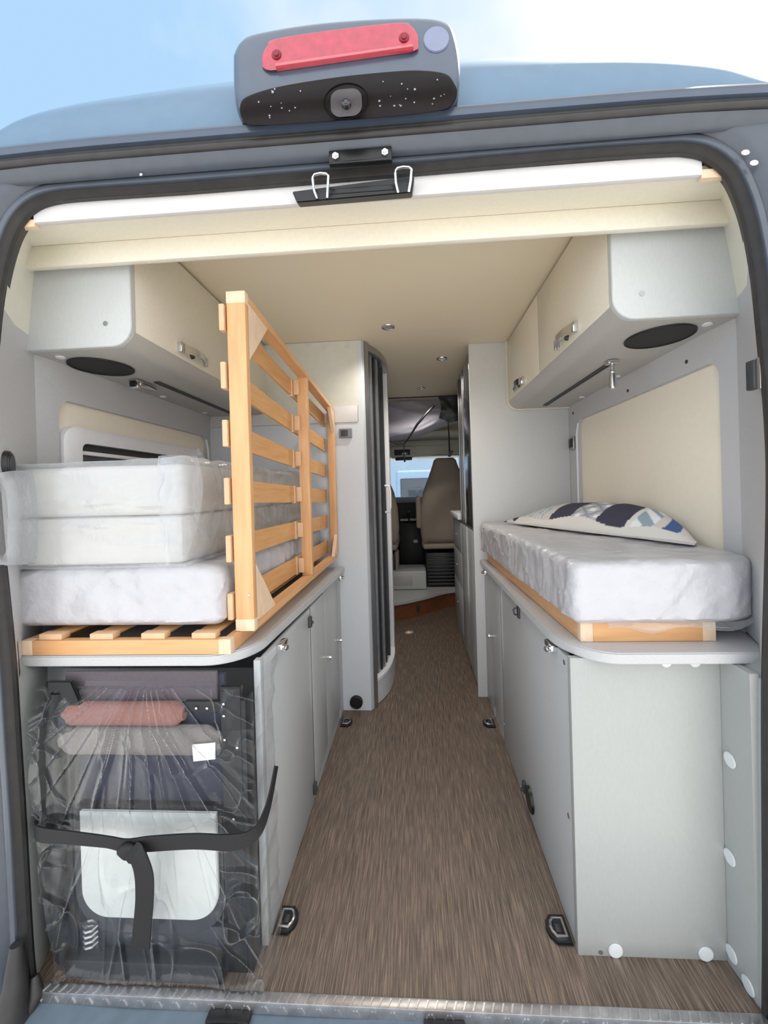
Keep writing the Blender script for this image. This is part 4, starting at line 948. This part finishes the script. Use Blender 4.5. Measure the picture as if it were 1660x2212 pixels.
obj('gear_lever', MB().cyl((-.04, 3.36, .76), (-.045, 3.33, .86), .008).sphere((-.045, 3.33, .87), .022, (1, 1, 1.2), 14), black, t)
struct('wall_front', MB().box(-1.05, .88, 3.30, 3.34, 1.66, 1.94), creamw)
struct('wall_front', MB().box(-1.09, .90, 3.84, 3.9, -.02, 1.0), drkgrey)
# cab headliner / shelf with visors
struct('trim_10', MB().box(-1.05, .88, 2.95, 3.35, 1.66, 1.70).box(-1.05, .88, 3.33, 3.50, 1.555, 1.67, .01).box(-1.05, .88, 3.5, 3.9, 1.50, 1.56), creamw)
t = thing('sun_visor', (.27, 3.33, 1.49), 'cream sun visor above the windscreen in front of the seat', 'sun visor')
obj('flap', MB().box(.05, .52, 3.30, 3.325, 1.505, 1.60, .008), creamw, t)
t = thing('roof_console', (-.07, 3.3, 1.45), 'cream roof console with reading lights above the windscreen', 'console')
obj('housing', MB().box(-.22, .03, 3.27, 3.33, 1.47, 1.60, .02, 3), creamw, t); obj('lamp', MB().box(-.18, -.01, 3.262, 3.272, 1.50, 1.56, .004), glassd, t)
obj('mirror', MB().box(-.17, .01, 3.24, 3.262, 1.442, 1.475, .008), drkgrey, t)
# windscreen pane, pillars
ws = struct('window_2', MB().hexa([(-1.0, 3.88, 1.0), (.85, 3.88, 1.0), (.80, 3.55, 1.56), (-.95, 3.55, 1.56)], [(-1.0, 3.884, 1.0), (.85, 3.884, 1.0), (.80, 3.554, 1.56), (-.95, 3.554, 1.56)]), glass)
struct('window_3', MB().box(.915, .92, 2.9, 3.9, .95, 1.55), glass)
struct('window_4', MB().box(-1.115, -1.11, 2.9, 3.9, .95, 1.55), glass)
struct('wall_right', MB().box(.90, .95, 2.9, 3.9, 1.55, 1.93), wallg)
struct('wall_left', MB().box(-1.13, -1.09, 2.9, 3.9, 1.55, 1.93), wallg)
# curtain bundle
t = thing('cab_curtain', (.1, 2.35, 1.6), 'grey gathered blackout curtain slung below the cab ceiling', 'curtain')
rows = []
for i in range(91):
    u = i/90; x = lerp(-.55, .45, u); row = []
    zb = 1.565 + .14*max(0, (x-.05)/.40)**1.3 + .02*math.sin(x*7)
    for j in range(41):
        v = j/40; a = math.pi*v
        fold = .030*ridge(x*2.2 - v*2.2, v*1.6, 1) + .008*ridge(x*7 + v*4, v*6, 4)
        z = lerp(1.885, zb, math.sin(a/2)); y = 2.46 - .11*math.sin(a) - fold
        row.append((x, y, z))
    rows.append(row)
obj('cloth', MB().grid(rows), curt, t, ang=180)
rows = [[(x + .02*math.sin(v*3), 2.30 - .03*math.sin(v*math.pi) - .02*ridge(x*14, v*3, 2), lerp(1.88, 1.655 + .5*abs(x-.345), v)) for x in [lerp(.24, .42, i/16) for i in range(17)]] for v in [k/12 for k in range(13)]]
obj('dark_fold', MB().grid(rows), drkgrey, t, ang=180)
obj('strap', MB().tube([(.31, 2.22, 1.665), (.315, 2.24, 1.55), (.318, 2.27, 1.42), (.322, 2.30, 1.405)], [.004, .006, .007, .010], 8), black, t)
obj('clip', MB().hexa([(.300, 2.25, 1.385), (.325, 2.25, 1.38), (.350, 2.25, 1.43), (.325, 2.25, 1.435)], [(.300, 2.27, 1.385), (.325, 2.27, 1.38), (.350, 2.27, 1.43), (.325, 2.27, 1.435)], .003), black, t)
obj('cord', MB().tube([(.20, 2.20, 1.79), (.14, 2.19, 1.73), (.06, 2.19, 1.64), (.0, 2.2, 1.55), (-.045, 2.22, 1.495), (-.10, 2.23, 1.495), (-.16, 2.24, 1.52), (-.24, 2.25, 1.57)], [.010, .010, .010, .006, .004, .003, .003, .003], 8), black, t)
obj('cord_tail', MB().tube([(-.050, 2.22, 1.49), (-.052, 2.22, 1.43), (-.050, 2.22, 1.37), (-.045, 2.22, 1.35)], [.004, .005, .005, .010], 8), black, t)

# ------------------------------------------------------------------ outside
struct('ground', MB().box(-40, 40, -40, 60, -.75, -.7), concrete)
for k, (x0, lab) in enumerate(((-2.9, 'pale blue parked van seen through the windscreen, left one'), (-.42, 'pale blue parked van seen through the windscreen, behind the aisle'), (2.05, 'pale blue parked van seen through the windscreen, right one'))):
    t = thing('parked_van', (x0+1, 9.2, -.7), lab, 'van', 'vans parked ahead of the windscreen')
    obj('body', MB().box(x0, x0+2.0, 8.4, 12.5, -.45, 1.60, .10, 4), vanblue, t)
    for a in (.12, 1.08):
        wdw = obj('rear_window', MB().box(x0+a, x0+a+.8, 8.385, 8.40, .70, 1.40, .02), glassd, t)
    obj('door_gap', MB().box(x0+.99, x0+1.01, 8.38, 8.41, -.3, 1.6), white, t)
    for a in (.1, 1.7): obj('wheel', MB().cyl((x0+a, 9.3, -.37), (x0+a+.2, 9.3, -.37), .33), rubber, t)
